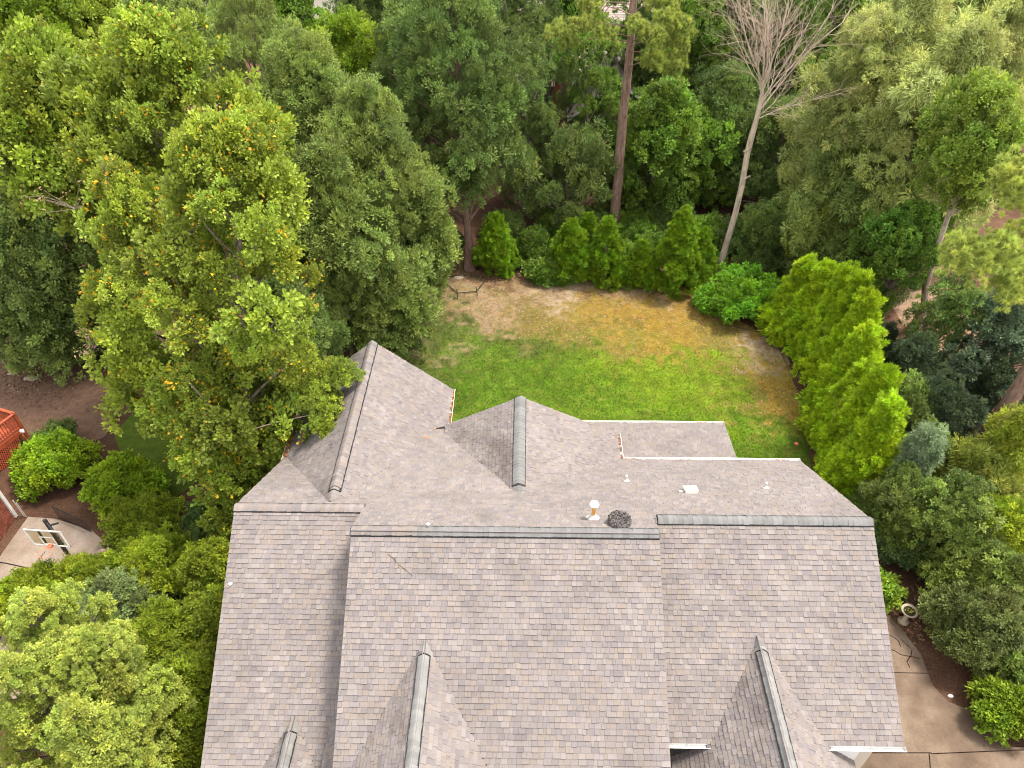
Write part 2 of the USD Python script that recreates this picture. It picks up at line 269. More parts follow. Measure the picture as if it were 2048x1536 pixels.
# short grass on it: single blades, coloured like the turf they grow in
def bits(n, area, tones, size):
    p = np.column_stack([rng.uniform(area[0], area[2], n), rng.uniform(area[1], area[3], n)]); p = p[shapely.contains_xy(lawn_poly, p[:, 0], p[:, 1])]
    c = lawn_colour(p); dry = c[:, 0] > c[:, 1]*1.08; p = p[dry]; n = len(p); a = rng.uniform(0, 6.283, n); s = rng.uniform(.5, 1.3, n)*size
    b = np.column_stack([p, .045+.05*fbm(np.column_stack([p*.8, np.zeros(n)]), 3, 4)]); d = np.column_stack([np.cos(a), np.sin(a), rng.normal(0, .25, n)])*s[:, None]; e = np.column_stack([-np.sin(a), np.cos(a), rng.normal(0, .25, n)])*s[:, None]*.5
    v = np.stack([b-d, b-e, b+d, b+e], 1).reshape(-1, 3); i = np.arange(n)[:, None]*4
    obj('lawn_litter', (v, np.vstack([i+[0, 1, 2], i+[0, 2, 3]])), M['litter'], tone=np.repeat(np.array(tones)[rng.integers(0, len(tones), n)]*rng.uniform(.7, 1.25, (n, 1)), 4, 0), kind='stuff', label='dry leaves and thatch scattered over the bare end of the lawn', cat='dead leaves')
bits(30000, (-9, 24, 16, 43), [(.27, .165, .04), (.22, .15, .085), (.30, .22, .15), (.16, .10, .05), (.33, .17, .03), (.10, .085, .02)], .05)
n = 150000
bp = np.column_stack([rng.uniform(-9, 15.5, n), rng.uniform(17.5, 42, n)])
bp = bp[shapely.contains_xy(lawn_poly, bp[:, 0], bp[:, 1])]
bc = lawn_colour(bp); lush = np.clip((bc[:, 1]/bc[:, 0]-.62)/.6, 0, 1)
keep = rng.random(len(bp)) < .12+.88*lush; bp, bc, lush = bp[keep], bc[keep], lush[keep]
n = len(bp); a = rng.uniform(0, 2*np.pi, n); L = rng.uniform(.05, .10, n)*(.6+.5*lush); wd = rng.uniform(.012, .026, n)
bz = .03+.05*fbm(np.column_stack([bp*.8, np.zeros(n)]), 3, 4)-.02
b0 = np.column_stack([bp, bz]); side = np.column_stack([np.cos(a), np.sin(a), 0*a])*wd[:, None]
lean = rng.normal(0, .5, (n, 2))*L[:, None]
tip = b0+np.column_stack([lean, L*.8])
v = np.stack([b0-side, b0+side, tip], 1).reshape(-1, 3)
bc = bc*rng.uniform(.75, 1.5, (n, 1))
obj('grass', (v, np.arange(3*n).reshape(-1, 3)), M['blade'], tone=np.repeat(bc, 3, 0), kind='stuff', label='short mown grass of the back lawn', cat='grass')

# driveway on the right: exposed-aggregate slabs with open joints and one broken, cracked slab
DZ = .10
drive = Polygon([xy(*p) for p in ((1730, 1200), (1772, 1232), (1800, 1262), (1838, 1312), (1850, 1345), (1862, 1375), (1893, 1408), (1945, 1428), (1990, 1462), (2010, 1500), (2075, 1500), (2110, 1700), (1700, 1700))]).buffer(.05)
cuts = [((1700, 1346), (1900, 1350)), ((1700, 1508), (1860, 1508)), ((1860, 1510), (2140, 1498)), ((1856, 1508), (1872, 1700)), ((1740, 1283), (1850, 1330))]
cut_l = shapely.MultiLineString([[xy(*a), xy(*b)] for a, b in cuts[:4]]).buffer(.018)
crack = shapely.MultiLineString([[xy(*p) for p in c] for c in ([(1760, 1296), (1788, 1304), (1800, 1312), (1822, 1316), (1840, 1320)], [(1818, 1316), (1812, 1326), (1818, 1338)], [(1778, 1272), (1795, 1284), (1800, 1296)], [(1820, 1316), (1822, 1302), (1810, 1290), (1800, 1280)])]).buffer(.018, cap_style='flat')
rest = drive.difference(cut_l).difference(crack.intersection(drive))
dw = UsdGeom.Xform.Define(stage, numbered('/World', 'driveway')); BASE['/World/driveway'] = np.zeros(3); tag(dw, 'brown aggregate concrete driveway along the house', kind='structure')
for k, gpoly in enumerate(sorted((gp for gp in getattr(rest, 'geoms', [rest]) if gp.area > .01), key=lambda p: -p.area)):
    obj('slab', prism(gpoly.simplify(.01), -.05, DZ+.004*math.sin(k*2.3)), M['aggregate'], dw)
# the neighbours' slab under the basketball hoop
ndrive = Polygon([xy(*p) for p in ((-60, 1235), (5, 1110), (58, 1036), (112, 1040), (186, 1064), (215, 1090), (300, 1180), (330, 1400), (-160, 1400))])
jl = shapely.MultiLineString([[xy(-60, 1118), xy(14, 1129), xy(92, 1146), xy(300, 1190)], [xy(92, 1106), xy(64, 1140)], [xy(64, 1140), xy(-20, 1330)]]).buffer(.03)
rest = ndrive.difference(jl)
nd = UsdGeom.Xform.Define(stage, numbered('/World', 'concrete_pad')); BASE['/World/concrete_pad'] = np.zeros(3); tag(nd, 'pale concrete pad below the basketball hoop', kind='structure')
for gpoly in getattr(rest, 'geoms', [rest]):
    if gpoly.area > .02: obj('slab', prism(gpoly.simplify(.005), -.05, .09), M['concrete'], nd)
# neighbours' raked bed edge, grass strip and terrace lines
sheet('side_lawn', Polygon([xy(*p) for p in ((228, 868), (262, 830), (330, 800), (420, 830), (440, 930), (330, 1010), (255, 945))]), .006, M['lawn'], tone=(.062, .092, .012), kind='structure', label='strip of grass seen through the yellow-flecked tree')
sheet('side_lawn', Polygon([xy(*p) for p in ((235, 735), (260, 700), (330, 700), (330, 740), (260, 745))]), .006, M['lawn'], tone=(.07, .095, .012), kind='structure', label='small far patch of grass behind the yellow-flecked tree')
e = MB()
for off in (0, 1, 2):
    e.tube([at_z(u, 706+off*4+3*math.sin(u*.02), .05) for u in range(-60, 130, 12)], .06, 5)
e.build('log_edging', M['bark'], label='dark low edging along the top of the neighbours bare bed', cat='edging')
# ================================================================== THE HOUSE
T = math.tan(math.radians(30.245)); CS = math.cos(math.radians(30.245))
YR, ZR = 13.797, HC-17.418; YM, ZM = YR-.929, ZR+T*.929; YL, ZL = YR+.565, ZR-T*.565
XL0, XL1, XR0, XR1 = -8.98, -4.97, 3.70, 10.11
EAVE = 18.86
house = thing('house', 'large house with brown-grey shingled gable roofs seen from above', 'house', (0, 13, 0))
class Plane:
    def __init__(s, name, x0, y0, z0, ax, ay, poly, rough=False):
        s.name, s.x0, s.y0, s.z0, s.ax, s.ay, s.poly, s.rough = name, x0, y0, z0, ax, ay, Polygon(poly), rough
        g = math.hypot(ax, ay); s.d = np.array([-ax/g, -ay/g]); s.e = np.array([-s.d[1], s.d[0]]); s.cos = 1/math.hypot(1, g); s.g = g
        s.n = np.array([-ax, -ay, 1.0])*s.cos; s.b = s.poly.bounds; s.rect = abs(s.poly.area-(s.b[2]-s.b[0])*(s.b[3]-s.b[1])) < 1e-6
    def has(s, x, y):
        if s.rect: return (x > s.b[0]) & (x < s.b[2]) & (y > s.b[1]) & (y < s.b[3])
        return shapely.contains_xy(s.poly, x, y)
    def z(s, x, y): return s.z0+s.ax*(x-s.x0)+s.ay*(y-s.y0)
GXL, GZL, GYL, PL = -6.11, 8.50, 22.75, .834           # rear left gable
GXC, GZC, GYC, PC = -.28, 7.92, 20.2, .51               # rear centre gable
FB = .90                                                # pitch of the front wings
fronts = dict(m=(-2.72, 10.35, 8.06, 2.75), r=(6.51, 10.99, 7.34, 2.5), l=(-6.52, 9.28, 5.69, 2.2))
cr = np.linalg.lstsq(np.array([[1, -5.95, 14.91], [1, -4.86, 16.5], [1, -4.17, 18.55], [1, -3.61, 19.92], [1, -.57, 15.96], [1, -1.66, 17.56], [1, -3.07, 19.71]]), np.array([8.36, 7.46, 6.88, 6.42, 7.77, 7.22, 6.5]), rcond=None)[0]
planes = [
    Plane('front_left', 0, YL, ZL, 0, T, [(XL0, 5.6), (XL1, 5.6), (XL1, YL), (XL0, YL)]),
    Plane('front_middle', 0, YM, ZM, 0, T, [(XL1, 6.4), (XR0, 6.4), (XR0, YM), (XL1, YM)]),
    Plane('front_right', 0, YR, ZR, 0, T, [(XR0, 8.60), (XR1, 8.60), (XR1, YR), (XR0, YR)]),
    Plane('rear', 0, YR, ZR, 0, -T, [(XL0, YL), (XL1, YL), (XL1, YM), (XR0, YM), (XR0, YR), (XR1, YR), (XR1, EAVE), (-.3, EAVE), (-.3, 18.0), (-3.2, 18.6), (-6.1, 18.6), (XL0-.1, 18.72)]),
    Plane('saddle', 0, 0, cr[0], cr[1], cr[2], [(-6.1, 14.5), (-.3, 14.5), (-.3, 16.6), (-2.9, 20.1), (-3.25, 20.55), (-6.1, 20.55)]),
    Plane('rear_left_gable_left', GXL, 0, GZL, PL, 0, [(-9.12, 14.6), (GXL, 14.6), (GXL, GYL), (-9.12, GYL)], True),
    Plane('rear_left_gable_right', GXL, 0, GZL, -PL, 0, [(GXL, 14.6), (-3.13, 14.6), (-3.13, GYL), (GXL, GYL)]),
    Plane('rear_centre_gable_left', GXC, 0, GZC, PC, 0, [(-3.12, 15.2), (GXC, 15.2), (GXC, GYC), (-3.12, GYC)], True),
    Plane('rear_centre_gable_right', GXC, 0, GZC, -PC, 0, [(GXC, 15.2), (3.46, 15.2), (3.46, GYC), (GXC, GYC)]),
    Plane('porch', 0, 23.9, 3.0, 0, -.122, [(.8, 18.5), (8.84, 18.5), (8.84, 23.92), (.8, 23.92)]),
]
for k, (x, y, z0, hw) in fronts.items():
    for sgn, nm in ((1, 'left'), (-1, 'right')):
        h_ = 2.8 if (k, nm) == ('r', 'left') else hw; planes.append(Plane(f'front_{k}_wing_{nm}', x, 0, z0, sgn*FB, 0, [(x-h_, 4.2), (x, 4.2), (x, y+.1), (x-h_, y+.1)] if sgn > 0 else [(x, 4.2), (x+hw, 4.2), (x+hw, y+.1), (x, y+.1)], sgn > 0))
TONES = np.array([(.262, .238, .236), (.350, .290, .235), (.375, .338, .312), (.310, .272, .248), (.335, .300, .275), (.225, .203, .205), (.285, .255, .255), (.365, .305, .255)])
TONES = (.52*TONES+.48*TONES.mean(0))*np.array([.505, .502, .535])
TW = np.array([.15, .17, .13, .20, .15, .06, .10, .04])
EXPO = .143; WID, WP = [.09, .12, .15, .18, .21, .26], [.12, .24, .26, .20, .12, .06]
def covered(pl, x, y):
    z = pl.z(x, y); hid = np.zeros(len(x), bool)
    for o in planes:
        if o is not pl:
            hid |= o.has(x, y) & (o.z(x, y) > z+.012)
    return hid
deck, slab = MB(), MB()
for p in planes:
    t = trimesh.creation.triangulate_polygon(p.poly, engine='earcut'); a = np.asarray(t[0]); f = np.asarray(t[1])
    deck.add(np.column_stack([a, p.z(a[:, 0], a[:, 1])-.012]), f)
    q = p.poly.buffer(-.03, join_style='mitre'); m = trimesh.creation.extrude_polygon(q, .13, engine='earcut'); v = m.vertices.copy()
    v[:, 2] += p.z(v[:, 0], v[:, 1])-.155; slab.add(v, m.faces)
roof = deck.build('roof', M['felt'], house)
slab.build('roof_edge', M['white_wood'], house)
tabs = []          # (depth, in the frame, 8 corners, tone, stained)
rs = np.random.default_rng(5)
for p in planes:
    c = np.array(p.poly.exterior.coords); h = c@p.d; u = c@p.e
    ref = h.max(); step = EXPO*p.cos; nc = int((h.max()-h.min())/step)+1
    for i in range(nc):
        h1 = ref-i*step; h0 = h1-step
        us = np.arange(u.min()-.02, u.max()+.02, .02); mid = (h0+h1)/2
        P = us[:, None]*p.e+mid*p.d
        vis = p.has(P[:, 0], P[:, 1]); vis &= ~covered(p, P[:, 0], P[:, 1])
        dd = np.diff(np.r_[0, vis.astype(int), 0]); st, en = np.where(dd == 1)[0], np.where(dd == -1)[0]-1
        for a, b in zip(st, en):
            ua, ub = us[a]-.012, us[min(b, len(us)-1)]+.012
            if ub-ua < .05: continue
            x = ua+0; first = True
            course = rs.choice(len(TONES), p=TW)
            while x < ub-.004:
                w = min(rs.choice(WID, p=WP)*(rs.uniform(.4, 1) if first else 1), ub-x)
                if ub-x-w < .05: w = ub-x
                first = False
                thick = rs.choice([.010, .025])+rs.uniform(0, .003)
                hb = h1+rs.choice([0, 0, .003, -.006]); ht = h0-.03*p.cos
                g0, g1 = x+.002, x+w-.002
                cs = np.array([[g0, ht], [g1, ht], [g1, hb], [g0, hb]]); q = cs[:, :1]*p.e+cs[:, 1:]*p.d
                zz = p.z(q[:, 0], q[:, 1]); base = np.column_stack([q, zz-.008])
                lift = np.array([.001, .001, thick+.004, thick+.004])[:, None]*p.n
                tone = TONES[course if rs.random() < .12 else rs.choice(len(TONES), p=TW)]*rs.uniform(.93, 1.07)
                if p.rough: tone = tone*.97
                v8 = np.vstack([base, np.column_stack([q, zz])+lift])
                ctr = v8[4:].mean(0); uu, vv = px(ctr)
                tabs.append((depth(ctr), -20 < uu < 2068 and -20 < vv < 1556, v8, tone, p.rough))
                x += w
TF = np.array([[4, 6, 5], [4, 7, 6], [3, 2, 6], [3, 6, 7], [0, 3, 7], [0, 7, 4], [1, 5, 6], [1, 6, 2]])
tabs.sort(key=lambda t: (not t[1], t[0]))
own, pile = tabs[:300], {False: MB(), True: MB()}
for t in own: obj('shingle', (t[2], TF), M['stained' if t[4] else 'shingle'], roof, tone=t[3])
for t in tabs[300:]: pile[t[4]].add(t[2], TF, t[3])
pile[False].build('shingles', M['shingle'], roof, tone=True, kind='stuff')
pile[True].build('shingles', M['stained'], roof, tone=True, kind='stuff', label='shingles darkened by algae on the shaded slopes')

def ridge(P0, P1, sl, sr, w, mix, vent=True, v0=0.0):
    """caps from P0 to P1; sl, sr: drop per metre to the left and right; mix(t): tone at 0..1"""
    P0, P1 = np.array(P0, float), np.array(P1, float); L = np.linalg.norm(P1-P0); d = (P1-P0)/L; s = np.array([d[1], -d[0], 0])
    off = np.array([-1, -.8, -.55, -.27, 0, .27, .55, .8, 1])*w
    def sec(lift, k=1.0):
        o = off*k; zz = -np.where(o < 0, sl, sr)*w*k*.95*(np.abs(o)/(w*k))**1.45-.006+lift
        return o, zz
    n = max(1, int(L/.143))
    for i in range(n):
        a, b = P0+d*(L*i/n-.0)+s*rs.normal(0, .006), P0+d*(L*(i+1)/n+.012)+s*rs.normal(0, .006)
        o, z0 = sec(.05 if vent and L*i/n >= v0 else .018); o1, z1 = sec(.044 if vent and L*i/n >= v0 else .012)
        top = np.vstack([a+s*x+[0, 0, zz] for x, zz in zip(o, z0)]+[b+s*x+[0, 0, zz] for x, zz in zip(o1, z1)])
        k = len(o); f = [(j, j+k, j+k+1, j+1) for j in range(k-1)]
        v = np.vstack([top, top-[0, 0, .008]]); e = [(j, j+1, j+1+2*k, j+2*k) for j in range(k-1)]
        sd = [(0, 2*k, 3*k, k), (k-1, 2*k-1, 4*k-1, 3*k-1)]
        obj('ridge_cap', MB().add(v, np.array(f+e+sd)).mesh(), M['cap'], roof, 50, tone=np.array(mix(i/n))*rs.uniform(.86, 1.10))
    if vent:
        m = MB(); a = P0+d*v0
        for sg, sl_ in ((-1, sl), (1, sr)):
            c0 = s*sg*(w-.012); zc = -(w-.012)*sl_*.93+.018
            q = [c0+s*sg*dx+[0, 0, zc+dz] for dx, dz in ((-.03, -.03), (.034, -.05), (.034, .010), (-.03, .022))]
            v = np.array([a+x for x in q]+[P1+x for x in q]); m.add(v, [(0, 1, 5, 4), (1, 2, 6, 5), (2, 3, 7, 6), (3, 0, 4, 7)]); m.add(v, [(0, 3, 2, 1), (4, 5, 6, 7)])
        for pt in (a-d*.008, P1+d*.004):
            o, zz = sec(.026, .98); bar = [pt+s*x+[0, 0, q] for x, q in zip(o, zz)]; m.tube(bar, .02, 4)
        m.build('ridge_vent', M['vent_black'], roof)
GREY = (.135, .133, .134)
def varied(t): return TONES[rs.choice([0, 1, 3, 4, 2, 7])]*1.0
def plain(t): return GREY
ridge((XL0, YL, ZL), (XL1-.02, YL, ZL), T, T, .155, varied)
ridge((XL1, YM, ZM), (XR0, YM, ZM), T, T, .165, lambda t: varied(t) if t < .215 else GREY)
ridge((XR0+.15, YR, ZR), (XR1, YR, ZR), T, T, .165, plain)
ridge((GXL, 14.75, GZL), (GXL, GYL+.02, GZL), PL, PL, .185, varied, True, .45)
ridge((GXC, 15.55, GZC), (GXC, GYC+.02, GZC), PC, PC, .20, plain, True, .4)
for k, (x, y, z0, hw) in fronts.items():
    ridge((x, y+.12, z0), (x, 4.2, z0), FB, FB, .155, lambda t: (.165, .163, .162), True, .55)

# white gutters: open channels with a rolled lip, hanger straps
def gutter(P0, P1, out, name='gutter', ends=True):
    P0, P1, out = np.array(P0, float), np.array(P1, float), np.array([*out, 0.0]); L = np.linalg.norm(P1-P0); d = (P1-P0)/L
    prof = [(0, 0), (0, -.10), (.075, -.10), (.115, -.03), (.115, .004), (.128, .004), (.128, -.012), (.121, -.012), (.121, -.034), (.081, -.108), (-.006, -.108), (-.006, 0)]
    v = np.array([p+out*a+[0, 0, b] for p in (P0, P1) for a, b in prof]); n = len(prof)
    m = MB().add(v, [(j, (j+1) % n, n+(j+1) % n, n+j) for j in range(n)])
    for k in range(1, int(L/.75)+1):
        c = P0+d*(L*k/(int(L/.75)+1)); m.add(np.array([c+out*a+d*b for a in (0, .12) for b in (-.012, .012)]), [(0, 1, 3, 2)])
    if ends:
        for p in (P0, P1): m.add(np.array([p+out*a+[0, 0, b] for a, b in ((0, .002), (0, -.10), (.075, -.10), (.12, -.03), (.12, .002))]), np.array([(0, 1, 2), (0, 2, 3), (0, 3, 4)]))
    return m.build(name, M['white'], house)
zr = lambda y: ZR-T*(y-YR)
gutter((3.58, EAVE, zr(EAVE)-.005), (XR1+.02, EAVE, zr(EAVE)-.005), (0, 1))
gutter((3.46, 18.92, GZC-PC*3.74), (3.46, GYC+.02, GZC-PC*3.74), (1, 0))
gutter((-3.13, 20.62, GZL-PL*2.98), (-3.13, GYL, GZL-PL*2.98), (1, 0))
gutter((-9.12, 18.75, GZL-PL*3.01), (-9.12, GYL, GZL-PL*3.01), (-1, 0))
gutter((.8, 23.92, 2.995), (8.84, 23.92, 2.995), (0, 1))
ze = ZR-T*(YR-8.60)
gutter((XR0+.05, 8.60, ze-.005), (5.0, 8.60, ze-.005), (0, -1))
gutter((8.03, 8.60, ze-.005), (XR1+.03, 8.60, ze-.005), (0, -1))
gutter((9.01, 4.2, 7.34-FB*2.5), (9.01, 8.3, 7.34-FB*2.5), (1, 0))
# walls under the roofs
wl = MB()
wl.tm(prism(Polygon([(XL0+.35, 9.2), (XL1, 9.2), (XL1, 7.2), (XR0, 7.2), (XR0, 8.95), (XR1-.35, 8.95), (XR1-.35, 18.4), (3.1, 18.4), (3.1, 19.9), (-2.9, 19.9), (-3.4, 22.4), (-8.8, 22.4), (-8.8, 18.3), (XL0+.35, 18.3)]), 0, 5.0))
wl.tm(prism(Polygon([(1.2, 19.9), (8.5, 19.9), (8.5, 23.5), (1.2, 23.5)]), 0, 2.7))
for x in (XL0+.05, XR1-.05):
    y0, zz = (YL, ZL) if x < 0 else (YR, ZR); lo = 8.25 if x < 0 else 8.95
    sx = 1 if x < 0 else -1; wl.add(np.array([(x+sx*.3, lo, 4.2), (x+sx*.3, 18.4, 4.2), (x+sx*.3, 18.4, zz-T*(18.4-y0)-.2), (x+sx*.3, y0, zz-.2), (x+sx*.3, lo, zz-T*(y0-lo)-.2)]), np.array([(0, 1, 2), (0, 2, 3), (0, 3, 4)]))
for x, lo, y0, zz in ((XL1+.06, 7.3, YL, ZL), (XR0-.06, 8.65, YR, ZR)):
    wl.add(np.array([(x, lo, zz-T*(y0-lo)-.15), (x, y0, zz-.15), (x, YM-.05, ZM-.1), (x, lo, ZM-T*(YM-lo)-.1)]), [(0, 1, 2, 3)])
for gx_, gz_, pp, gy_, hw in ((GXL, GZL, PL, GYL, 2.75), (GXC, GZC, PC, GYC, 2.8)):
    wl.add(np.array([(gx_-hw, gy_-.3, 5.2), (gx_+hw, gy_-.3, 5.2), (gx_+hw, gy_-.3, gz_-pp*hw-.15), (gx_, gy_-.3, gz_-.15), (gx_-hw, gy_-.3, gz_-pp*hw-.15)]), np.array([(0, 1, 2), (0, 2, 3), (0, 3, 4)]))
for k, (x, y, z0, hw) in fronts.items(): wl.tm(prism(sbox(x-hw+.3, 4.6, x+hw-.3, 8.8), 0, z0-FB*hw-.1))
wl.build('wall', M['wall'], house)
MB().add(np.array([(7.6, 8.585, 4.6), (9.02, 8.585, 4.6), (9.02, 8.585, ze-.12), (7.6, 8.585, ze-.12)]), [(0, 1, 2, 3)]).build('frieze_board', M['white_wood'], house)

def on(pl, u, v):
    d = ray(u, v); k = (pl.z0+pl.ax*(0-pl.x0)+pl.ay*(0-pl.y0)-HC)/(d[2]-pl.ax*d[0]-pl.ay*d[1]); return EYE+d*k
R = planes[3]
# flue pipe, turbine vent, box vent, plumbing vents: parts of the house
c = on(R, 1186, 1036)
fp = MB().tube([c-[0, 0, .1], c+[0, 0, .62]], .055, 14).build('flue_pipe', M['rust'], house, 40)
v, f = lathe([(0, .72), (.03, .72), (.085, .70), (.135, .655), (.14, .62), (.12, .60), (.05, .60), (0, .60)], 28); MB().add(v+c, f).build('flue_cap', M['white'], fp, 40)
m = MB(); v, f = lathe([(.058, .16), (.075, .14), (.15, .02), (.21, .0), (.21, -.03)], 24); v = v.copy(); v[:, 2] += -T*v[:, 1]*(v[:, 2] < .1); m.add(v+c+[0, 0, .02], f).build('flashing', M['lead'], fp, 40)
c = on(R, 1238, 1048)
v, f = lathe([(.22, -.12), (.22, .10), (.245, .11), (.245, .14), (0, .14)], 28); tv = MB().add(v+c, f).build('turbine_vent', M['lead'], house, 40)
v, f = lathe([(.0, .27), (.14, .268), (.26, .25), (.33, .21), (.345, .16), (.33, .115), (.25, .10), (.1, .10)], 36); v = v+.05*(fbm(v*9, 4, 2)-.5)[:, None]*np.array([1, 1, 1.6]); MB().add(v+c, f).build('vent_hood', M['mossy'], tv, 30)
m = MB(); n_ = 260; a = rs.uniform(0, 6.283, n_); r_ = .33*np.sqrt(rs.uniform(0, 1, n_)); b = np.column_stack([r_*np.cos(a), r_*np.sin(a), .265-.42*np.clip(r_-.2, 0, 1)+rs.uniform(-.015, .02, n_)])+c
for i in range(n_):
    dd = rs.normal(0, 1, 3)*[1, 1, .12]; dd /= np.linalg.norm(dd); s_ = np.cross(dd, rs.normal(0, 1, 3)); s_ *= .016/np.linalg.norm(s_); m.add([b[i]-dd*.03-s_, b[i]-dd*.03+s_, b[i]+dd*.03+s_, b[i]+dd*.03-s_], [(0, 1, 2, 3)], [(.035,)*3, (.07, .06, .055), (.15, .14, .125)][rs.choice(3, p=[.5, .25, .25])])
m.build('moss', M['litter'], tv, tone=True, kind='stuff')
c = on(R, 1381, 984); rx = math.atan(-T)
bv = MB().box(c+[0, 0, .055], (.40, .34, .12), rx=rx).build('box_vent', M['dirty_white'], house)
MB().box(c+np.array([0, .0, .0])+[0, .05, .12], (.44, .36, .02), rx=rx+.12).build('vent_lid', M['dirty_white'], bv)
MB().box(c+[-.3, .0, .03], (.16, .12, .03), rx=rx).build('vent_flange', M['lead'], bv)
for u, v_ in ((1252, 962), (1530, 976)):
    c = on(R, u, v_); m = MB(); m.tube([c-[0, 0, .1], c+[0, 0, .27]], .042, 12)
    vp = m.build('vent_pipe', M['dirty_white'], house, 40)
    v, f = lathe([(.045, .12), (.075, .05), (.13, .015), (.13, -.02)], 20); v = v.copy(); v[:, 2] += -T*v[:, 1]*(v[:, 2] < .1); MB().add(v+c+[0, 0, .02], f).build('flashing', M['lead'], vp, 40)
# leaf-filled gutters and single drifts of leaves on the roof
lt = MB()
LT = [(.27, .10, .03), (.22, .08, .03), (.32, .14, .045), (.18, .085, .05), (.29, .17, .10)]
def leaf_bits(m, pts, size, flat=.5, tones=LT):
    for p in pts:
        d1 = rs.normal(0, 1, 3)*[1, 1, flat]; d1 /= np.linalg.norm(d1); d2 = np.cross(d1, [rs.normal(0, .5), rs.normal(0, .5), 1]); d2 /= np.linalg.norm(d2)
        s = size*rs.uniform(.6, 1.3); m.add([p-d1*s, p-d2*s*.5, p+d1*s, p+d2*s*.5], [(0, 1, 2, 3)], np.array(tones[rs.choice(len(tones))])*rs.uniform(.7, 1.2))
def line(P0, P1, n, wd, zj=.03):
    t = rs.uniform(0, 1, n)[:, None]; return np.array(P0)*(1-t)+np.array(P1)*t+np.column_stack([rs.uniform(-wd, wd, n), rs.uniform(-wd, wd, n), rs.uniform(-zj, zj, n)])
zg = GZL-PL*3.0
leaf_bits(lt, line((-3.07, 20.65, zg-.03), (-3.07, GYL, zg-.03), 190, .04), .045)
leaf_bits(lt, line((-9.18, 18.8, zg-.02), (-9.18, GYL, zg-.02), 260, .05), .05)
leaf_bits(lt, line((-9.05, 18.6, zg+.08), (-9.0, 20.3, zg+.10), 230, .10, .05), .05)
leaf_bits(lt, line((3.52, 18.95, GZC-PC*3.74-.03), (3.52, GYC, GZC-PC*3.74-.03), 90, .04), .045)
leaf_bits(lt, line((3.6, 18.92, zr(EAVE)-.03), (4.1, 18.92, zr(EAVE)-.03), 20, .03), .045)
leaf_bits(lt, line((9.2, 18.92, zr(EAVE)-.03), (9.7, 18.92, zr(EAVE)-.03), 12, .03), .045)
leaf_bits(lt, line((7.6, 23.98, 2.97), (8.3, 23.98, 2.97), 16, .03), .045)
lt.build('gutter_leaves', M['litter'], tone=True, kind='stuff', label='orange-brown dead leaves lying in the white gutters', cat='dead leaves')
for u, v_, n_, lab in ((851, 876, 9, 'small orange drift of dead leaves on the roof between the two rear gables'), (872, 859, 16, 'orange dead leaves caught against the grey roof flashing')):
    m = MB(); c = on(planes[4], u, v_)+[0, 0, .03]; leaf_bits(m, c+rs.normal(0, 1, (n_, 3))*[.09, .05, .008], .05, .2, [(.62, .24, .04), (.5, .17, .04)]); tag(m.build('fallen_leaves', M['litter'], tone=True), lab, 'leaves')
m = MB(); c = on(planes[4], 881, 858); m.box(c+[0, 0, .05], (.34, .03, .11), rz=.35); m.build('flashing', M['felt'], house)
c0, c1 = on(planes[1], 780, 1112), on(planes[1], 826, 1152)
m = MB(); pl_ = planes[1]
def onroof(u, v_): return on(pl_, u, v_)+pl_.n*.025
m.tube([onroof(*q) for q in ((776, 1108), (789, 1117), (797, 1128), (812, 1140), (825, 1151))], [.012, .011, .01, .008, .005], 5); m.tube([onroof(*q) for q in ((789, 1117), (792, 1130), (800, 1136))], .006, 4)
tag(m.build('fallen_twig', M['bark']), 'thin bare twig lying on the middle front roof slope', 'twig')
for u, v_, lab in ((462, 1170, 'tiny white fleck of litter near the left roof edge'), (857, 1050, 'tiny white fleck of litter on the middle ridge')):
    c = on(planes[0] if u < 600 else planes[1], u, v_)+[0, 0, .05]; b = trimesh.creation.icosphere(1, .04); b.vertices = b.vertices*[1.4, 1, .6]+.01*rs.normal(0, 1, b.vertices.shape)+c; tag(MB().tm(b).build('litter_scrap', M['white']), lab, 'litter')
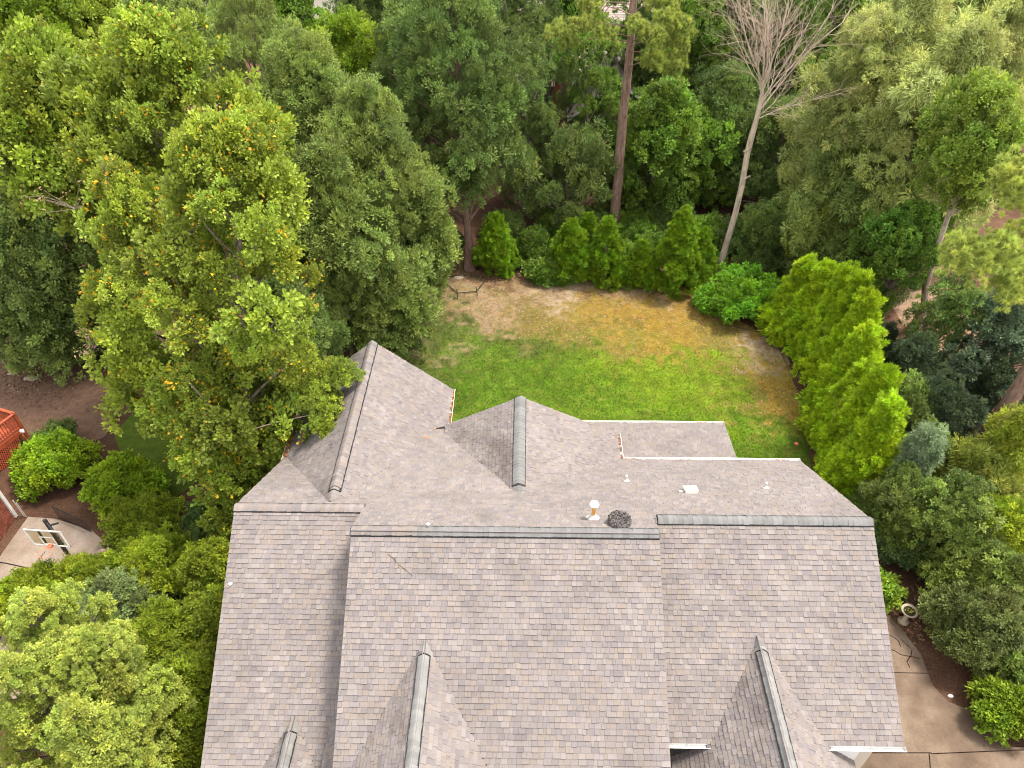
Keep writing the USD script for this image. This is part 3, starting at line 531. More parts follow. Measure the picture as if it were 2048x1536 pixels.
# ================================================================== VEGETATION
stage.CreateClassPrim('/World/Sprigs')
PROTO = {}
def lump(kind, k, tufts, n, L, W, tuft=.36, droop=0.0, rise=.5, curl=.2, low=-.35, shape='leaf', spread=.45, young=1.0, seed=0):
    """one lump of foliage of unit radius: tufts of leaves at the ends of side twigs of uneven length; L, W: size of a leaf"""
    r = np.random.default_rng(1000+seed*17+k)
    i = np.arange(tufts)+.5; z = low+(1-low)*(i/tufts); an = i*2.39996+r.uniform(0, 6.283)+r.normal(0, .25, tufts)
    d0 = np.column_stack([np.sqrt(np.clip(1-z*z, 0, 1))*np.cos(an), np.sqrt(np.clip(1-z*z, 0, 1))*np.sin(an), z]); ln0 = r.uniform(.50, 1.22, tufts)
    inner = r.random(tufts) < .15; ln0[inner] *= .5
    C = d0*ln0[:, None]; C[:, 2] *= .88; t = np.repeat(np.arange(tufts), n); N = tufts*n
    ax = d0+[0, 0, rise]; ax /= np.linalg.norm(ax, axis=1, keepdims=True); ax = ax[t]
    rad = tuft*r.uniform(.75, 1.25, tufts)[t]
    q = r.normal(0, 1, (N, 3)); q /= np.linalg.norm(q, axis=1, keepdims=True); q *= r.uniform(0, 1, N)[:, None]**.5
    along = (q*ax).sum(1, keepdims=True); q = q+ax*np.where(along < 0, -along*1.5, 0)*.6               # dome towards the light
    p = C[t]+q*rad[:, None]
    d = q*1.1+ax*.55+r.normal(0, spread, (N, 3)); d[:, 2] -= droop
    if droop: p[:, 2] -= droop*.35*rad*np.linalg.norm(q[:, :2], axis=1)*2
    nrm = ax*.8+np.array([0, 0, .7])+r.normal(0, .45, (N, 3))
    d /= np.linalg.norm(d, axis=1, keepdims=True); sd = np.cross(d, nrm); sd /= np.linalg.norm(sd, axis=1, keepdims=True)+1e-9
    up_ = np.cross(sd, d); ln = L*r.uniform(.65, 1.25, N)[:, None]; w = W*r.uniform(.75, 1.2, N)[:, None]
    if shape == 'needle':
        d = r.normal(0, 1, (N, 3))+ax*.7; d /= np.linalg.norm(d, axis=1, keepdims=True); p = C[t]+r.normal(0, .04, (N, 3)); sd = np.cross(d, r.normal(0, 1, (N, 3))); sd /= np.linalg.norm(sd, axis=1, keepdims=True)
        v = np.stack([p-sd*w*.5, p+sd*w*.5, p+d*ln], 1).reshape(-1, 3); f = np.arange(3*N).reshape(-1, 3); per = 3
    else:
        v = np.stack([p, p+d*ln*.5+sd*w*.5+up_*w*curl, p+d*ln, p+d*ln*.5-sd*w*.5+up_*w*curl], 1).reshape(-1, 3)
        i = np.arange(N)[:, None]*4; f = np.vstack([i+[0, 1, 2], i+[0, 2, 3]]); per = 4
    tone = r.uniform(.70, 1.30, N)[:, None]*r.uniform(.80, 1.2, tufts)[t][:, None]*np.ones(3)
    tone = tone*(1+np.clip(r.normal(.35, .5, tufts), 0, 1)[t][:, None]*young*np.array([.24, .16, .0]))          # tufts of young, yellower leaves
    tone = np.repeat(tone, per, 0); path = f'/World/Sprigs/{kind}_{k}'
    p_ = UsdGeom.Mesh.Define(stage, path)
    p_.CreatePointsAttr(Vt.Vec3fArray.FromNumpy(v.astype(np.float32))); p_.CreateFaceVertexCountsAttr(Vt.IntArray.FromNumpy(np.full(len(f), 3, np.int32)))
    p_.CreateFaceVertexIndicesAttr(Vt.IntArray.FromNumpy(f.astype(np.int32).ravel())); p_.CreateSubdivisionSchemeAttr('none')
    UsdGeom.PrimvarsAPI(p_).CreatePrimvar('tone', Sdf.ValueTypeNames.Color3fArray, 'vertex').Set(Vt.Vec3fArray.FromNumpy(tone.astype(np.float32)))
    PROTO.setdefault(kind, []).append(path)
for k in range(3):
    lump('maple', k, 20, 84, .135, .115, tuft=.29, seed=1)
    lump('oak', k, 26, 84, .145, .055, tuft=.25, rise=.9, seed=2)
    lump('glossy', k, 22, 60, .17, .08, tuft=.30, curl=.1, seed=3)
    lump('long', k, 26, 64, .25, .048, tuft=.26, droop=.55, rise=.7, curl=.1, spread=.3, seed=5)
    lump('needles', k, 12, 130, .30, .036, shape='needle', rise=.8, low=-.1, seed=8)
    lump('small', k, 24, 64, .16, .095, tuft=.29, seed=4)
    lump('leafy', k, 18, 40, .24, .18, tuft=.36, seed=11)
    lump('plume', k, 15, 70, .30, .085, tuft=.27, rise=1.2, low=-.1, spread=.3, seed=6)
    lump('cedar', k, 20, 70, .28, .055, tuft=.32, droop=.5, rise=.2, spread=.35, seed=7)
lump('fleck', 0, 3, 2, .5, .42, seed=9, young=0); lump('fleck', 1, 2, 1, .5, .42, seed=9, young=0)
lump('flower', 0, 4, 4, .5, .5, seed=10, young=0)

LM = {}; SHARED = {}
def leaves(name, col, **k):
    if name not in LM: LM[name] = leaf_mat('leaf_'+name, col, **k)
    return LM[name]
def instancer(name, parent, kind, material, pos, axis, scale, seed=0):
    """a crown: one PointInstancer of leafy twigs; axis: the direction each twig grows in"""
    r = np.random.default_rng(seed+77); pp = str(parent.GetPath()); path = numbered(pp, name)
    pi = UsdGeom.PointInstancer.Define(stage, path)
    rel = []
    key = (kind, str(material.GetPath())); rel = SHARED.get(key, [])
    for i, src in enumerate(PROTO[kind] if not rel else []):
        q = stage.DefinePrim(f'{path}/sprig_{i}', 'Mesh'); q.GetReferences().AddInternalReference(src)
        UsdShade.MaterialBindingAPI.Apply(q).Bind(material); rel.append(q.GetPath())
    SHARED[key] = rel; pi.CreatePrototypesRel().SetTargets(rel)
    n = len(pos); a = axis/(np.linalg.norm(axis, axis=1, keepdims=True)+1e-9)
    w = 1+a[:, 2]; flip = w < 1e-3; w = np.where(flip, 1e-3, w)
    q1 = np.column_stack([w, -a[:, 1], a[:, 0], 0*w]); q1 /= np.linalg.norm(q1, axis=1, keepdims=True)      # z -> axis
    h = r.uniform(0, 3.1416, n); c, s = np.cos(h), np.sin(h)                                                # spin about z first
    qq = np.column_stack([q1[:, 0]*c-q1[:, 3]*s, q1[:, 1]*c+q1[:, 2]*s, q1[:, 2]*c-q1[:, 1]*s, q1[:, 3]*c+q1[:, 0]*s])
    pi.CreatePositionsAttr(Vt.Vec3fArray.FromNumpy((pos-BASE[pp]).astype(np.float32)))
    pi.CreateOrientationsAttr(Vt.QuathArray([Gf.Quath(float(x[0]), float(x[1]), float(x[2]), float(x[3])) for x in qq]))
    pi.CreateScalesAttr(Vt.Vec3fArray.FromNumpy((scale[:, None]*np.column_stack([(w_ := r.uniform(.78, 1.08, n)), w_, r.uniform(.9, 1.40, n)])).astype(np.float32)))
    pi.CreateProtoIndicesAttr(Vt.IntArray.FromNumpy(r.integers(0, len(rel), n).astype(np.int32)))
    return tag(pi, kind='stuff')

def clump(r, c, rc, n, flat=.8, inner=.25):
    """places for n lumps of needles round c"""
    d = r.normal(0, 1, (n, 3)); d /= np.linalg.norm(d, axis=1, keepdims=True)
    return c+d*rc*r.uniform(.2, .8, (n, 1))*np.array([1, 1, flat]), d*.5+np.array([0, 0, .9])

def limb(mb, r, a, b, r0, r1, n=6, bend=.12, sides=6):
    t = np.linspace(0, 1, n)[:, None]; L = np.linalg.norm(b-a)
    p = a*(1-t)+b*t; p += np.sin(np.pi*t)*np.array([r.normal(0, bend), r.normal(0, bend), bend*.8])*L*.6
    mb.tube(p, np.linspace(r0, r1, n), sides); return p

TREES = []
def tree(name, label, cat, top, R, zb, base=None, kind='oak', mat_=None, clumps=40, rc=1.3, per=26, sc=.55, trunk_r=.22, flat=.8, peak=.55, lean=(0, 0), bark='bark', group=None, seed=0, solid=.45, twigs=True, zbase=0.0, gaps=0.0, flecks=0, profile=None):
    """a broad-leaved tree: tapered trunk, a limb to every clump of foliage, and the crown"""
    r = np.random.default_rng(seed*31+7); top = np.asarray(top, float)
    base = np.array([top[0]-lean[0], top[1]-lean[1], zbase]) if base is None else np.asarray(base, float)
    t = thing(name, label, cat, base, group); H = top[2]-zb
    mb = MB(); n = 10; tt = np.linspace(0, 1, n)[:, None]; axis = base*(1-tt)+top*tt
    axis[1:-1] += r.normal(0, .10, (n-2, 3))*[1, 1, 0]; rad = trunk_r*(1-.85*tt[:, 0])*(1+.5*np.exp(-tt[:, 0]*18))
    mb.tube(axis, rad, 9)
    ax = lambda zz: base+(top-base)*np.clip((zz-base[2])/(top[2]-base[2]), 0, 1)
    P, A, Sx = [], [], []
    ga = r.uniform(0, 6.28)
    for i in range(clumps):
        h = (i+.5)/clumps; h = h**.9
        env = profile(h) if profile else (np.sin(np.pi*np.clip(h, 0, 1)**peak)**.75 if h > .02 else .3)
        an = ga+i*2.39996+r.normal(0, .25)
        rr = R*env*(r.uniform(.70, 1.08) if r.random() > solid*.5 else r.uniform(.1, .6))*(.66+.68*float(noise(np.array([np.cos(an)*1.6+seed*3.1, np.sin(an)*1.6, h*4.2]), seed)))
        k = rc*r.uniform(.58, 1.22)*(1 if h < .85 else .8)
        zz = zb+H*h*.97; c = ax(zz)*[1, 1, 0]+np.array([rr*np.cos(an), rr*np.sin(an), zz])
        c[:2] *= 1.0; c = c-np.array([np.cos(an), np.sin(an), 0])*min(k*.42, rr*.6)
        c[2] = min(c[2], top[2]-k*.5)
        if r.random() < .14: rr *= 1.22; k *= .7
        if r.random() < gaps: continue
        o = np.array([np.cos(an)*env, np.sin(an)*env, 0])*(rr/max(R*env, .1))
        P.append(c[None]); A.append((o*r.uniform(.2, .9)+[0, 0, 1]+r.normal(0, .18, 3))[None]); Sx.append(np.array([k]))
        if twigs:
            za = max(zb*.55+.3, c[2]-rr*r.uniform(.5, .9)-.6); limb(mb, r, ax(za), c, trunk_r*.42*(1.15-h), .025, 6, .10, 5)
    mb.build('trunk', M[bark], t, 50)
    P, A, Sx = np.vstack(P), np.vstack(A), np.concatenate(Sx)
    instancer('crown', t, kind, mat_, P, A, Sx, seed)
    if flecks:
        j = r.integers(0, len(P), flecks); o = r.normal(0, 1, (flecks, 3)); o[:, 2] = np.abs(o[:, 2])*.8; o[:, 1] -= .4; o /= np.linalg.norm(o, axis=1, keepdims=True)
        instancer('yellow_leaves', t, 'fleck', leaves('yellow_fleck', (.52, .30, .012), hue=.025, val=.25), P[j]+o*Sx[j][:, None]*r.uniform(.75, 1.02, (flecks, 1)), o, r.uniform(.14, .30, flecks), seed+1)
    TREES.append((name, R, len(P))); return t

def from_px(u, v, y): return at_y(u, v, y)
def ptree(name, label, cat, u, v, y, wpx, vb, **k):
    """a tree whose top is seen at (u, v) at distance y, wpx wide, its crown ending at vb"""
    top = at_y(u, v, y); R = wpx/2*depth(top)/F
    zb = k.pop('zb', None)
    if zb is None: zb = max(.6, at_y(u, vb, max(y-.6*R, 6))[2])
    return tree(name, label, cat, top, R, zb, **k)

def shrub(name, label, cat, u, v, y, wpx, h=None, kind='small', mat_=None, per=60, sc=.5, flat=None, group=None, seed=0, lumps=9, zb=0.0, depth_=1.0, stem=True):
    """a dense bush: (u, v) is the top, at distance y"""
    r = np.random.default_rng(seed*13+3); top = at_y(u, v, y); R = wpx/2*depth(top)/F; c = np.array([top[0], top[1], zb]); h = top[2]-zb if h is None else h
    t = thing(name, label, cat, c, group); P, A = [], []
    mb = MB()
    for i in range(lumps):
        an = i*2.39996+r.uniform(0, .5); k = np.sqrt((i+.5)/lumps)
        q = c+np.array([np.cos(an)*R*.62*k, np.sin(an)*R*.62*k*depth_, 0]); rl = R*r.uniform(.38, .52); hz = h*(1-.38*k**2)*r.uniform(.86, 1.06)
        nn = max(2, int(per/lumps)); d = r.normal(0, 1, (nn, 3)); d /= np.linalg.norm(d, axis=1, keepdims=True)
        d[:, 2] = np.where(d[:, 2] < -.6, -d[:, 2], d[:, 2]); rad = np.where(r.random(nn) < .12, .45, r.uniform(.7, 1.0, nn))[:, None]
        P.append(q+[0, 0, hz*.50]+d*rad*np.maximum(np.array([rl, rl, hz*.50])-sc*.55, .05)); A.append(d*.9+[0, 0, .55])
        mb.tube([c+r.normal(0, .08, 3)*[1, 1, 0], (c+q)/2+[0, 0, hz*.35], q+[0, 0, hz*.8]], [.05, .035, .012], 5)
    if stem: mb.build('stems', M['bark'], t)
    P, A = np.vstack(P), np.vstack(A); P[:, 2] = np.maximum(P[:, 2], zb+.25*sc)
    instancer('foliage', t, kind, mat_, P, A, sc*r.uniform(.75, 1.25, len(P)), seed)
    return t, P, A

def conifer(name, label, cat, base, h, R, mat_, per=130, sc=.5, kind='plume', group=None, seed=0, taper=.9, bumps=.16, upright=.7):
    """a dense cone or column of upright sprays"""
    r = np.random.default_rng(seed*19+5); base = np.asarray(base, float); t = thing(name, label, cat, base, group)
    hh = r.random(per)**.82; an = r.uniform(0, 6.283, per)
    prof = np.minimum(1, (1-hh)**taper*1.12)*np.minimum(1, .55+hh*4)
    lumpy = 1+bumps*(2*fbm(np.column_stack([np.cos(an)*2.2, np.sin(an)*2.2, hh*h*1.5])+seed*3.7, 3, 1)-1)*2
    rad = np.maximum(R*prof*lumpy-sc*.45, 0)*np.where(r.random(per) < .12, .5, r.uniform(.85, 1.05, per))
    P = base+np.column_stack([np.cos(an)*rad, np.sin(an)*rad, sc*.25+hh*(h-sc*.75)]); A = np.column_stack([np.cos(an), np.sin(an), np.full(per, upright)])+r.normal(0, .25, (per, 3))
    MB().tube([base, base+[0, 0, h*.9]], [.10, .02], 7).build('trunk', M['bark'], t)
    instancer('foliage', t, kind, mat_, P, A, sc*r.uniform(.75, 1.25, per)*(1-.35*hh), seed)
    return t

# ---- foliage colours
poplar = leaves('poplar', (0.215, 0.270, 0.030), val=.30)
willow = leaves('willow_oak', (0.168, 0.218, 0.048), val=.28)
willow_lit = leaves('willow_oak_light', (0.280, 0.310, 0.085), val=.25)
dark_oak = leaves('dark_oak', (0.115, 0.168, 0.038), val=.30)
maple = leaves('maple', (0.118, 0.192, 0.022), val=.30)
lime = leaves('lime', (0.165, 0.235, 0.014), val=.28)
bright = leaves('bright_lime', (0.200, 0.290, 0.012), val=.22)
pale = leaves('pale_lime', (0.285, 0.330, 0.060), val=.22)
magnolia = leaves('glossy_tree', (0.110, 0.150, 0.036), val=.4, rough=.45, spec=.3)
pine_l = leaves('pine', (0.380, 0.430, 0.090), val=.2, rough=.6)
pine_far = leaves('pine_far', (0.260, 0.300, 0.060), val=.2, rough=.6)
leyland = leaves('leyland', (0.320, 0.440, 0.014), val=.22)
arbor = leaves('arborvitae', (0.155, 0.255, 0.008), val=.25)
laurel = leaves('laurel', (0.120, 0.245, 0.014), val=.3, rough=.45, spec=.3)
holly = leaves('holly', (0.135, 0.185, 0.038), val=.45, rough=.45, spec=.3)
holly_dk = leaves('dark_holly', (0.050, 0.074, 0.034), val=.35, rough=.45, spec=.3)
cedar = leaves('cedar', (0.165, 0.190, 0.022), val=.35)
blue = leaves('blue_green', (0.145, 0.195, 0.098), val=.25)
olive = leaves('olive', (0.165, 0.210, 0.014), val=.3)
olive_lt = leaves('olive_light', (0.200, 0.255, 0.014), val=.25)
# ---- the massif on the left: yellow-flecked poplars, willow oaks behind
B = lambda h: np.sin(np.pi*np.clip(h*.86+.12, 0, 1))**.55
ptree('poplar_tree', 'tallest bright green tree on the left, flecked with yellow leaves', 'tree', 285, 34, 29, 430, 640, kind='maple', mat_=poplar, clumps=76, gaps=.12, rc=1.3, per=30, sc=.55, trunk_r=.3, seed=1, flecks=230, profile=B, lean=(.5, 0))
ptree('poplar_tree', 'yellow-flecked tree leaning over the left edge of the roof', 'tree', 455, 235, 23.5, 400, 980, zb=2.2, kind='maple', mat_=poplar, clumps=74, rc=1.15, per=28, sc=.5, trunk_r=.26, seed=2, flecks=360, profile=lambda h: B(h)*(.52+.48*min(1, h*2.0)), base=(-11.6, 18.4, 0), gaps=.12)
ptree('poplar_tree', 'yellow-flecked tree with its lower left limbs above the neighbours bare bed', 'tree', 205, 330, 23.5, 300, 860, zb=3.4, kind='maple', mat_=poplar, clumps=46, rc=1.1, per=28, sc=.5, trunk_r=.22, seed=3, flecks=170, profile=B, gaps=.12)
ptree('poplar_tree', 'bright green tree at the left frame edge, with few yellow leaves', 'tree', 60, 84, 33, 330, 420, kind='maple', mat_=poplar, clumps=52, rc=1.4, per=28, sc=.58, trunk_r=.26, seed=4, flecks=80, profile=B)
ptree('poplar_tree', 'thin yellow-flecked tree between the roof and the hydrangeas', 'tree', 365, 735, 19.5, 190, 1000, zb=.8, kind='maple', mat_=poplar, clumps=34, rc=.85, per=24, sc=.44, trunk_r=.14, seed=5, flecks=180, profile=B, gaps=.1)
# limb that hangs over the rear left gable
def hanging():
    r = np.random.default_rng(8); P, A = [], []
    pts = [(695, 752, 8.75, .40), (675, 770, 8.5, .45), (652, 790, 8.2, .5), (648, 825, 7.9, .45), (640, 858, 7.6, .38), (622, 800, 8.0, .5), (606, 765, 8.1, .6), (575, 740, 8.2, .7), (660, 745, 8.5, .4), (632, 762, 8.3, .5), (545, 715, 8.2, .8), (590, 715, 8.3, .6)]
    for u, v_, z_, k in pts:
        c = at_z(u, v_, z_); p, a = clump(r, c, k, 4, .7); P.append(p); A.append(a)
    return np.vstack(P), np.vstack(A), [at_z(u, v_, z_-.15) for u, v_, z_, k in pts]
hp, ha, hc = hanging()
tt = [p for p in stage.GetPrimAtPath('/World').GetChildren() if p.GetName() == 'poplar_tree_001'][0]
instancer('low_limb', tt, 'maple', poplar, hp, ha, .40*np.random.default_rng(3).uniform(.75, 1.25, len(hp)), 9)
mb = MB(); st = np.array([-11.4, 18.6, 7.0])
for c in hc[3:4]: limb(mb, np.random.default_rng(4), st, c, .035, .008, 7, .08, 5)
mb.build('limb', M['twig'], tt, 50)
# dead twigs showing in the crowns
for k, (u, v_, y) in enumerate(((120, 400, 23), (355, 455, 23), (500, 575, 21), (345, 590, 21.5), (180, 690, 21), (415, 245, 24))):
    r = np.random.default_rng(40+k); m = MB(); lv = MB(); c = at_y(u, v_, y)
    root = c+np.array([r.uniform(-.3, .3), .4, -.55]); 
    for j in range(11):
        e_ = c+r.normal(0, .36, 3)*[1, 1, .7]; limb(m, r, root, e_, .018, .005, 5, .12, 4)
        for q in range(9): leaf_bits(lv, [e_+r.normal(0, .13, 3)], .055, 1, [(.24, .145, .10), (.19, .115, .08)])
    t = thing('dead_branch', ['dead brown twigs at the far left of the flecked trees', 'dead brown twigs below the top of the leaning flecked tree', 'dead brown twigs at the right side of the flecked trees', 'dead brown twigs in the middle of the flecked trees', 'dead brown twigs above the bare bed', 'dead twigs near the dark gap beside the willow oaks'][k], 'branch', c); m.build('twigs', M['bark'], t, kind='stuff'); lv.build('dead_leaves', M['litter'], t, tone=True, kind='stuff')

W = lambda h: np.sin(np.pi*np.clip(h*.80+.17, 0, 1))**.6
for k, (u, v_, y, w, vb, lab) in enumerate((
    (470, -40, 43, 300, 470, 'grey-green willow oak behind the tall flecked tree, rising out of the frame'),
    (590, 60, 39, 230, 470, 'slender grey-green willow oak left of the lime tree'),
    (735, 168, 35, 230, 650, 'pointed grey-green willow oak beside the dark oak'),
    (635, 300, 31.5, 220, 720, 'grey-green willow oak standing just behind the rear left gable'),
    (815, 310, 36, 170, 600, 'low grey-green willow oak reaching towards the bare soil of the lawn'),
    (555, 330, 34, 220, 640, 'grey-green willow oak half hidden by the flecked trees'),
    (745, 500, 32, 170, 730, 'small drooping willow oak between the gable and the lawn'))):
    ptree('willow_oak', lab, 'tree', u, v_, y, w, vb, kind='oak', mat_=willow, clumps=58, rc=1.2, per=32, sc=.55, trunk_r=.24, seed=20+k, profile=W, zb=[3, 3, 2.4, 2, 2.6, 2, .8][k], group='willow oaks left of the lawn')
# dark oaks and other trees along the back of the lawn
ptree('lime_tree', 'small lime-green tree between the willow oaks and the dark oak', 'tree', 690, 40, 50, 190, 260, kind='maple', mat_=lime, clumps=34, rc=1.3, per=26, sc=.5, seed=31, profile=B)
ptree('dark_oak', 'dark green oak with a straight bare trunk at the far left of the lawn', 'tree', 900, -30, 44, 300, 400, base=(-3.85, 41.2, 0), kind='oak', mat_=dark_oak, clumps=72, rc=1.25, per=30, sc=.55, trunk_r=.27, bark='pine_bark', seed=32, profile=W)
ptree('dark_oak', 'dark green oak left of the straight bare trunk', 'tree', 810, -10, 47, 200, 520, kind='oak', mat_=dark_oak, clumps=48, rc=1.2, per=30, sc=.55, seed=33, profile=W, zb=1.6)
ptree('dark_oak', 'dark green oak in front of the beige house, left half', 'tree', 1045, 60, 50, 150, 420, kind='oak', mat_=dark_oak, clumps=24, rc=1.0, per=26, sc=.52, seed=34, profile=W, zb=5, gaps=.3)
ptree('glossy_tree', 'round glossy-leaved tree before the beige house, left of the pine', 'tree', 1140, 262, 47, 220, 470, kind='glossy', mat_=magnolia, clumps=40, rc=1.1, per=26, sc=.55, seed=35, profile=B, zb=.8)
ptree('thin_tree', 'thin open tree across the roof of the beige house', 'tree', 1185, 62, 51, 150, 240, kind='maple', mat_=maple, clumps=26, rc=.85, per=15, sc=.5, seed=36, profile=B, gaps=.25, trunk_r=.12)
ptree('thin_tree', 'thin dark tree leaning beside the brick chimney', 'tree', 1085, 215, 49, 150, 400, kind='oak', mat_=dark_oak, clumps=24, rc=1.0, per=22, sc=.5, seed=37, profile=B, gaps=.1, trunk_r=.12, lean=(-.8, 0))
ptree('thin_tree', 'thin dark tree in front of the brick chimney', 'tree', 1130, 95, 53, 120, 300, kind='oak', mat_=dark_oak, clumps=26, rc=.9, per=20, sc=.5, seed=371, profile=B, gaps=.45, trunk_r=.11, zb=3)
ptree('thin_tree', 'thin open tree between the chimney and the tall pine', 'tree', 1215, 120, 53.5, 110, 300, kind='maple', mat_=maple, clumps=24, rc=.8, per=20, sc=.5, seed=372, profile=B, gaps=.5, trunk_r=.10, zb=2.5)
ptree('maple_tree', 'dark green maple right of the tall pine', 'tree', 1330, 170, 48, 190, 520, kind='maple', mat_=maple, clumps=50, rc=1.2, per=26, sc=.52, seed=38, profile=B, zb=.6)
ptree('maple_tree', 'dense green maple behind the upright conifer pair', 'tree', 1400, 235, 50, 170, 520, kind='maple', mat_=maple, clumps=44, rc=1.15, per=26, sc=.52, seed=39, profile=B, zb=.5)
ptree('dark_oak', 'dark oak directly behind the dead tree', 'tree', 1470, 150, 52, 200, 520, kind='oak', mat_=dark_oak, clumps=46, rc=1.25, per=28, sc=.55, seed=40, profile=W, zb=.6)
ptree('dark_oak', 'dark oak right of the dead tree, under the light willow oaks', 'tree', 1580, 210, 49, 210, 530, kind='oak', mat_=dark_oak, clumps=46, rc=1.25, per=28, sc=.55, seed=41, profile=W, zb=.6)
ptree('dark_oak', 'low dark oak behind the laurel bush', 'tree', 1555, 415, 42, 150, 560, kind='small', mat_=dark_oak, clumps=30, rc=.9, per=30, sc=.45, seed=42, profile=B, zb=.3)
for k, (u, v_, y, w, vb, lab) in enumerate((
    (1850, -60, 44, 330, 300, 'pale willow oak rising out of the frame at the upper right'),
    (1770, 20, 42, 230, 420, 'pale willow oak left of the tallest one at the upper right'),
    (1960, 40, 38, 260, 330, 'pale feathery willow oak near the upper right corner'),
    (2060, -20, 42, 200, 300, 'pale willow oak cut by the right frame edge'),
    (1720, 250, 40, 190, 520, 'grey-green willow oak low on the right, above the conifer row'),
    (1830, 250, 40, 190, 480, 'grey-green willow oak behind the leaning tree'))):
    ptree('pale_willow_oak', lab, 'tree', u, v_, y, w, vb, kind='long', mat_=willow_lit if k < 4 else willow, clumps=60 if k < 4 else 46, rc=1.15, per=34, sc=.6, trunk_r=.25, seed=50+k, profile=W, zb=[4, 2.5, 4, 4, .6, .6][k])
ptree('feathery_conifer', 'dark feathery conifer behind the conifer row', 'tree', 1665, 405, 40, 130, 560, kind='cedar', mat_=cedar, clumps=30, rc=.9, per=32, sc=.5, seed=57, profile=B, zb=.3)
ptree('feathery_conifer', 'olive feathery conifer at the shaded end of the conifer row', 'tree', 1760, 470, 38, 140, 640, kind='cedar', mat_=leaves('cedar_dark', (0.093, 0.123, 0.030), val=.3), clumps=32, rc=.9, per=32, sc=.5, seed=58, profile=B, zb=.3)
ptree('leaning_tree', 'leaning open-crowned tree with a forked pale trunk', 'tree', 1985, 175, 31, 210, 350, base=at_z(1832, 650), kind='maple', mat_=leaves('open_green', (0.180, 0.247, 0.033), val=.25), clumps=44, rc=.95, per=26, sc=.45, trunk_r=.22, bark='dead_bark', seed=59, profile=B, zb=9.6, gaps=.35)
ptree('small_tree', 'flat-topped fresh green small tree right of the dark willow oak', 'tree', 1845, 415, 35, 170, 520, kind='maple', mat_=leaves('fresh', (0.128, 0.225, 0.027), val=.25), clumps=26, rc=1.0, per=28, sc=.45, seed=60, profile=B, zb=3.8)
ptree('small_tree', 'dark small tree below the pine boughs', 'tree', 1925, 560, 30, 130, 690, kind='small', mat_=dark_oak, clumps=20, rc=.8, per=26, sc=.4, seed=61, profile=B, zb=1.2)
ptree('small_tree', 'dark grey-green tree at the right edge below the pine boughs', 'tree', 2040, 600, 29, 200, 760, kind='small', mat_=leaves('greyish', (0.083, 0.123, 0.068), val=.3), clumps=30, rc=1.0, per=28, sc=.45, seed=62, profile=B, zb=.6)
ptree('left_tree', 'round mid-green tree with a few white blossoms at the left frame edge', 'tree', 45, 385, 33, 260, 690, kind='small', mat_=leaves('left_green', (0.185, 0.245, 0.062), val=.3), clumps=52, rc=1.25, per=34, sc=.5, seed=63, profile=B, zb=1.0)
ptree('left_tree', 'leafy tree cut by the left frame edge, behind the bare bed', 'tree', -25, 470, 31.5, 230, 700, kind='small', mat_=leaves('left_green', (0.2, 0.2, 0.1), val=.3), clumps=44, rc=1.1, per=34, sc=.5, seed=66, profile=B, zb=.6)
ptree('left_tree', 'dark shadowed tree behind the bare bed', 'tree', 130, 560, 33, 200, 720, kind='small', mat_=dark_oak, clumps=36, rc=1.1, per=30, sc=.5, seed=64, profile=B, zb=.5)
ptree('left_tree', 'dark understorey tree between the flecked trees and the gable', 'tree', 560, 560, 27, 190, 790, kind='oak', mat_=dark_oak, clumps=36, rc=1.0, per=28, sc=.5, seed=65, profile=B, zb=.6)
for k, (u, v_, y, w, zb_, m_, kd, lab) in enumerate(((1010, -60, 54, 170, 5, dark_oak, 'oak', 'tall dark oak left of the brick chimney'), (1100, -50, 57, 170, 6, dark_oak, 'oak', 'tall open oak across the left half of the beige roof'), (1200, -70, 60, 150, 7, maple, 'maple', 'tall open tree across the ridge of the beige house'), (1395, -10, 56, 170, 3, maple, 'maple', 'open green tree between the pine and the dead tree'),
        (1300, 30, 62, 150, 5, dark_oak, 'oak', 'open tree before the right half of the beige roof'), (1480, 20, 60, 170, 3, maple, 'maple', 'open green tree behind the dead crown, left side'), (1600, 60, 60, 190, 3, dark_oak, 'oak', 'open dark tree behind the dead crown, right side'), (1690, 120, 54, 170, 2, maple, 'maple', 'green tree right of the dead crown'))):
    ptree('woodland_tree', lab, 'tree', u, v_, y, w, 300, kind=kd, mat_=m_, clumps=34, rc=1.15, per=20, sc=.5, trunk_r=.16, seed=300+k, profile=W, zb=zb_, gaps=.5 if k < 3 else .3)
for k, (u, v_, y, w, zb_, m_, kd, g_, lab) in enumerate(((1065, -90, 58, 190, 7, dark_oak, 'oak', .2, 'tall crown cut by the top edge, over the left end of the beige roof'), (1165, -100, 59, 170, 8.2, maple, 'maple', .42, 'tall crown cut by the top of the frame, left of the pine trunk'), (1330, -90, 59, 180, 6, dark_oak, 'oak', .2, 'tall crown cut by the top of the frame, right of the pine trunk'),
        (1425, -90, 58, 170, 6, maple, 'maple', .25, 'tall crown cut by the top of the frame, between pine and dead tree'), (1520, -90, 60, 180, 6, dark_oak, 'oak', .35, 'tall crown cut by the top of the frame, behind the dead tree'), (1625, -90, 60, 190, 6, maple, 'maple', .25, 'tall crown cut by the top of the frame, right of the dead tree'), (960, -90, 56, 190, 7, dark_oak, 'oak', .2, 'tall crown cut by the top of the frame, behind the straight bare trunk'))):
    ptree('woodland_tree', lab, 'tree', u, v_, y, w, 300, kind=kd, mat_=m_, clumps=36, rc=1.2, per=20, sc=.5, trunk_r=.18, seed=340+k, profile=W, zb=zb_, gaps=g_)
